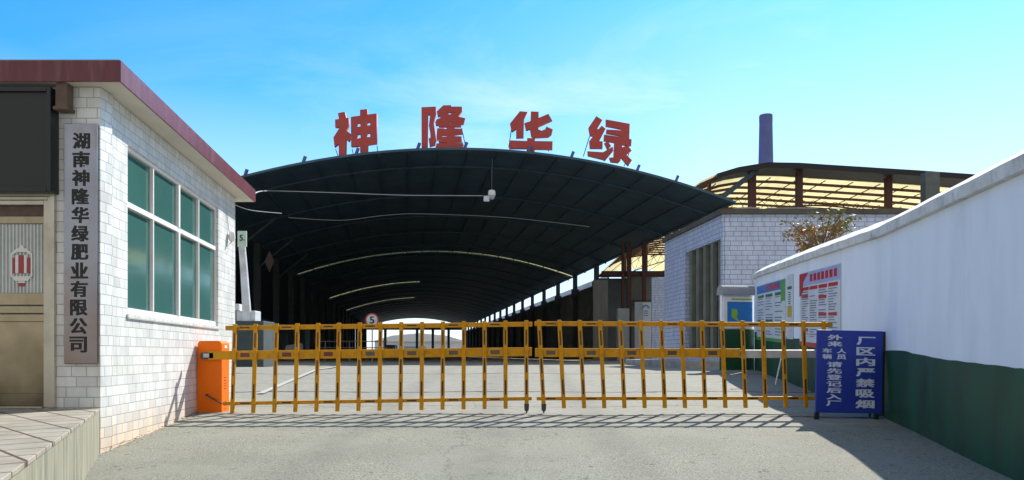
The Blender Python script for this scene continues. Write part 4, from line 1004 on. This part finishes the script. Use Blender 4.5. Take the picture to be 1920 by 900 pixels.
mb = MB(); c0 = P(1208, 606, 48.97); mb.box(c0.x - .1, b2.x - .03, 48.97, 48.995, .9, b2.z - .05); mb.build('sheet', M['poster'], wb_)
mb = MB()
for r_, x_ in ((.22, 0), (.16, 0)):
    pts = [P(1211, 578, 48.95) + Vector((r_ * math.cos(R(t_)), 0, r_ * math.sin(R(t_)))) for t_ in range(0, 181, 20)]; mb.tube(pts, .018, 5)
for dz_ in (.15, .3, .45): c1 = P(1211, 578, 48.95); mb.box(c1.x - .14, c1.x + .14, 48.95, 48.965, c1.z - dz_ - .05, c1.z - dz_)
mb.build('drawing', M['map_blue'], wb_)

# ------------------------------------------------------------------ grey tiled building on the right of the yard
TY = 24.0
c_ = P(1355, 402, TY); tl = P(1246, 455, 30.0); TT = c_.z
tb = thing('tiled_building', (c_.x, TY, .5), 'shaded grey tiled building with a tall slatted window behind the boundary wall', 'building')
fa = Vector((tl.x, 30.0, 0)); fbp = Vector((c_.x, TY, 0)); td = (fa - fbp).normalized(); tn = Vector((-td.y, td.x, 0)); tn = tn if tn.x < 0 else -tn
tlen = (fa - fbp).length
T = lambda s, z, o=0: Vector((fbp.x + td.x * s + tn.x * o, fbp.y + td.y * s + tn.y * o, z))
# window extents along the left face: px 1352..1283
def s_of(px):
    k = (px - 960) / 1400   # X = k Y
    return (fbp.x - k * fbp.y) / (k * td.y - td.x)
ws0, ws1 = s_of(1351), s_of(1284); wz0, wz1 = .72, EYE + (665 - 447) * 24.1 / 1400
mb = MB()
def tp(sa, sb_, za, zb, oa=-.25, ob=0): mb.hexa([T(sa, za, ob), T(sb_, za, ob), T(sb_, za, oa), T(sa, za, oa), T(sa, zb, ob), T(sb_, zb, ob), T(sb_, zb, oa), T(sa, zb, oa)])
tp(ws1, tlen, .2, TT); tp(ws0, ws1, .2, wz0); tp(ws0, ws1, wz1, TT); tp(.0, ws0, .2, TT, -.06)
mb.box(c_.x + .07, 13.5, TY, TY + .25, .2, TT)
mb.box(13.25, 13.5, TY + .26, 32, .2, TT)
mb.build('wall', M['grey_tile'], tb)
mb = MB(); mb.prism([T(-.0, TT + .002, .10) + Vector((0, -.12, 0)), (13.6, TY - .12, TT + .002), (13.6, 32, TT + .002), T(tlen, TT + .002, .1)], (0, 0, .16)); mb.build('roof', mat('dark_roof_edge', (.10, .09, .08), .9, 0, .3, 2), tb)
mb = MB(); tp(ws0, ws1, wz0, wz1, -.24, -.20); wn = mb.build('window', M['dark_board'], tb)
nS = 5
for k in range(nS):
    sa = ws0 + (ws1 - ws0) * (k + .05) / nS; sb_ = sa + (ws1 - ws0) / nS * .36
    mb = MB(); tp(sa, sb_, wz0, wz1, -.18, -.03); mb.build('fin', mat('window_fin', (.20, .215, .18), .6, .2, .2, 2), wn)
mb = MB()
for k in range(9): z = wz0 + (wz1 - wz0) * (k + .5) / 9; tp(ws0, ws1, z - .03, z + .03, -.199, -.185)
mb.build('glazing_bar', mat('glazing_bar', (.10, .11, .10), .6), wn)
random.seed(8)
for px in (1392, 1408, 1452, 1470, 1488, 1512):
    c0 = P(px, 399, TY - .02); mb = MB(); w_ = random.uniform(.22, .42); r_ = random.uniform(-.06, .06)
    mb.hexa([(c0.x - w_, TY - .1, TT + .165), (c0.x + w_, TY - .14, TT + .165), (c0.x + w_, TY + .4, TT + .165), (c0.x - w_, TY + .4, TT + .165), (c0.x - w_, TY - .1, TT + .2), (c0.x + w_, TY - .14, TT + .2 + r_ * .3), (c0.x + w_, TY + .4, TT + .25 + r_), (c0.x - w_, TY + .4, TT + .24)])
    tag(mb.build('loose_slab', M['slab'], None), 'broken grey slab lying loose on the tiled building roof edge', 'slab', 'loose slabs on the roof edge')
# kerbed step along its foot
mb = MB(); kb = [T(-.0, .3, 1.6) + Vector((0, -1.6, 0)), (13, TY - 1.6, .3), (13, TY - .01, .3), T(0, .3, .01) + Vector((0, -.01, 0)), T(tlen, .3, .01), T(tlen, .3, 1.6)]
mb.prism(kb, (0, 0, .33)); tag(mb.build('kerb', M['slab'], None, bevel=.02), kind='structure')

# ------------------------------------------------------------------ open shed with yellow translucent roof, chimney, pillar
oh = thing('open_shed', (20, 48, .5), 'open red steel shed with a sunlit yellow translucent roof behind the tiled building', 'shed')
SY0, SY1 = 48.0, 108.0
arcp = [(1297, 349), (1318, 337), (1345, 325), (1385, 313), (1440, 304), (1500, 305), (1560, 309), (1640, 314), (1720, 319), (1820, 326), (1900, 334), (2010, 348)]
arc = [P(a_, b_, SY0) for a_, b_ in arcp]
def OS(i, Y, dz=0): return Vector((arc[i].x + (0.0 if i else .15), Y, arc[i].z + dz))
mb = MB()
for i in range(len(arc) - 1):
    ya = SY0 if i > 2 else SY0 - 3.4
    mb.hexa([OS(i, ya + 3.6, -.03), OS(i + 1, ya + 3.6, -.03), OS(i + 1, SY1, -.03), OS(i, SY1, -.03), OS(i, ya + 3.6), OS(i + 1, ya + 3.6), OS(i + 1, SY1), OS(i, SY1)])
mb.build('translucent_roof', M['sheet'], oh)
mb = MB()
for i in range(2, len(arc) - 1):
    mb.hexa([OS(i, SY0, -.35), OS(i + 1, SY0, -.35), OS(i + 1, SY0 + 3.62, .0), OS(i, SY0 + 3.62, .0), OS(i, SY0, .0), OS(i + 1, SY0, .0), OS(i + 1, SY0 + 3.62, .05), OS(i, SY0 + 3.62, .05)])
mb.build('front_roof_sheet', mat('black_corrugated', (.014, .012, .013), .6, .1, .3, 1), oh)
for Y in (SY0 + .5, SY0 + 2.2):
    mb = MB(); mb.bar(OS(0, Y, -.22), OS(1, Y, -.22), .12, .24); mb.bar(OS(1, Y, -.22), OS(2, Y, -.22), .12, .24); mb.build('purlin', M['red_steel'], oh)
Y = SY0 + 4.4
while Y < 92:
    mb = MB()
    for i in range(len(arc) - 1): mb.bar(OS(i, Y, -.22), OS(i + 1, Y, -.22), .10, .18)
    mb.build('purlin', M['red_steel'], oh); Y += 1.9
x = 12.2
xs_ = []
while x < 33: xs_.append(x); x += 1.9
def zarc(x):
    for p, q in zip(arc, arc[1:]):
        if p.x <= x <= q.x: return p.z + (q.z - p.z) * (x - p.x) / (q.x - p.x)
    return arc[-1].z
for x in xs_:
    mb = MB(); mb.bar((x, SY0 + 3.7, zarc(x) - .09), (x, SY1, zarc(x) - .09), .05, .06); mb.build('rafter', M['truss'], oh)
for k, Yt in enumerate((57, 70, 84)):
    mb = MB()
    for i in range(24):
        u0, u1 = i / 24, (i + 1) / 24
        q0, q1 = Vector((13 + 20 * u0, Yt, 10.0 + 2.2 * math.sin(math.pi * u0))), Vector((13 + 20 * u1, Yt, 10.0 + 2.2 * math.sin(math.pi * u1)))
        mb.bar(q0, q1, .10, .10); mb.bar(q0, Vector((q1.x, Yt, zarc(q1.x) - .3)), .035, .035); mb.bar(Vector((q0.x, Yt, zarc(q0.x) - .3)), q1, .035, .035)
    mb.build('arch_truss', M['red_steel'], oh)
for px, wp in ((1409, 13), (1497, 11), (1664, 11), (1329, 5)):
    c0 = P(px, 400, SY0 + 1.2); hw = wp * SY0 / 1400 / 2
    mb = MB(); mb.box(c0.x - hw, c0.x + hw, SY0 + .9, SY0 + 1.3, .4, zarc(c0.x) - .3); mb.build('post', M['red_steel'], oh)
mb = MB(); mb.bar(P(1352, 372, SY0 + .6), P(1420, 318, SY0 + .6), .22, .3); mb.build('brace', M['truss'], oh)
for Yc in (62, 76, 90, 106):
    for x in (13.6, 24, 34):
        mb = MB(); mb.box(x - .18, x + .18, Yc - .18, Yc + .18, .4, zarc(x) - .3); mb.build('post', M['red_steel'], oh)
gp_ = P(1749, 340, 46); mb = MB(); mb.box(gp_.x - .45, gp_.x + .45, 46, 46.6, .4, EYE + (665 - 322) * 46 / 1400)
tag(mb.build('concrete_pillar', mat('old_concrete', (.12, .14, .13), .9, 0, .25, 2), None, bevel=.03), 'grey concrete pillar in front of the dark edge of the yellow-roofed shed', 'pillar')
# brick chimney
ch = thing('chimney', (41, 120, .5), 'tall tapering factory chimney rising behind the yellow-roofed shed', 'chimney')
ct = P(1436, 216, 120); mb = MB(); mb.tube([(ct.x, 120, .4), (ct.x, 120, ct.z - 1.2)], [1.75, 1.02], 28); mb.build('shaft', M['chimney'], ch, smooth=True)
mb = MB(); mb.tube([(ct.x, 120, ct.z - 1.22), (ct.x, 120, ct.z - .2), (ct.x, 120, ct.z)], [1.03, 1.05, 1.0], 28); mb.build('crown_band', M['chimney'], ch, smooth=True)

# ------------------------------------------------------------------ shrub-like tree behind the wall
random.seed(21)
tr = thing('tree', (7.7, 17.8, .35), 'small sparse tree with reddish green leaves rising behind the boundary wall', 'tree')
TYR = 17.8
limbs = []
base = Vector((7.75, TYR, .35)); fork = P(1538, 478, TYR)
mb = MB(); mb.tube([base, base.lerp(fork, .5) + Vector((.05, .05, 0)), fork], [.06, .05, .035], 8)
tips = [(1474, 414), (1466, 436), (1490, 424), (1508, 412), (1538, 402), (1560, 394), (1584, 394), (1606, 404), (1598, 424), (1494, 452), (1524, 440), (1570, 428), (1502, 466), (1578, 410)]
for px, py in tips:
    dY = random.uniform(-.8, .8); tip = P(px, py, TYR + dY); mid = fork.lerp(tip, .5) + Vector((random.uniform(-.08, .08), random.uniform(-.1, .1), .08))
    pts = smooth_pts([fork, mid, tip]); n_ = len(pts); mb.tube(pts, [.024 * (1 - .8 * i / (n_ - 1)) for i in range(n_)], 6); limbs.append(pts)
    for k in range(3):
        st = pts[random.randrange(6, n_ - 2)]; tp2 = st + Vector((random.uniform(-.25, .25), random.uniform(-.25, .25), random.uniform(-.05, .25)))
        mb.tube([st, tp2], [.008, .003], 5); limbs.append([st.lerp(tp2, i / 6) for i in range(7)])
mb.build('trunk', M['bark'], tr, smooth=True)
mb = MB()
def leaf(p, s, mi):
    d = Vector((random.uniform(-1, 1), random.uniform(-1, 1), random.uniform(-1.2, .3))).normalized(); sd2 = d.orthogonal().normalized()
    sd2 = (Matrix.Rotation(random.uniform(0, 6.28), 3, d) @ sd2) * s * .22; nr = d.cross(sd2).normalized() * s * .06
    mb.add([p, p + d * s * .5 + sd2 + nr, p + d * s, p + d * s * .5 - sd2 + nr], [(0, 1, 2, 3)], mi)
for pts in limbs:
    n_ = len(pts)
    for k in range(20 if n_ > 8 else 11):
        i = min(n_ - 1, int(n_ * random.uniform(.5, 1.0))); p = pts[i] + Vector((random.gauss(0, .06), random.gauss(0, .08), random.gauss(0, .05)))
        mi = random.choices((0, 1, 2), (.4, .22, .38) if pts[-1].z < fork.z + .75 else (.62, .28, .10))[0]
        leaf(p, random.uniform(.08, .16), mi)
mb.build('crown', [M['leaf_green'], M['leaf_yellow'], M['leaf_red']], tr)

# dry leaf litter gathered along the foot of the guardhouse wall and the boundary wall
random.seed(14)
mb = MB()
for k in range(150):
    if k < 90:
        t_ = random.uniform(0, 3.2); p = NC + WD * t_ + WN * abs(random.gauss(0, .09)) + WN * .02
    else:
        Y = random.uniform(6.5, 18); p = Vector((wx(Y) - .03 - abs(random.gauss(0, .10)), Y, 0))
    p.z = g(p.y) + .016 + .012; r_ = random.uniform(.008, .022); an = random.uniform(0, 6.28)
    c_, s_ = math.cos(an) * r_, math.sin(an) * r_
    mb.add([p + Vector((c_, s_, 0)), p + Vector((-s_ * .5, c_ * .5, random.uniform(0, .012))), p - Vector((c_, s_, -.006)), p + Vector((s_ * .5, -c_ * .5, .008))], [(0, 1, 2, 3)], random.choice((0, 1)))
tag(mb.build('leaf_litter', [M['leaf_red'], M['bark']]), kind='stuff')
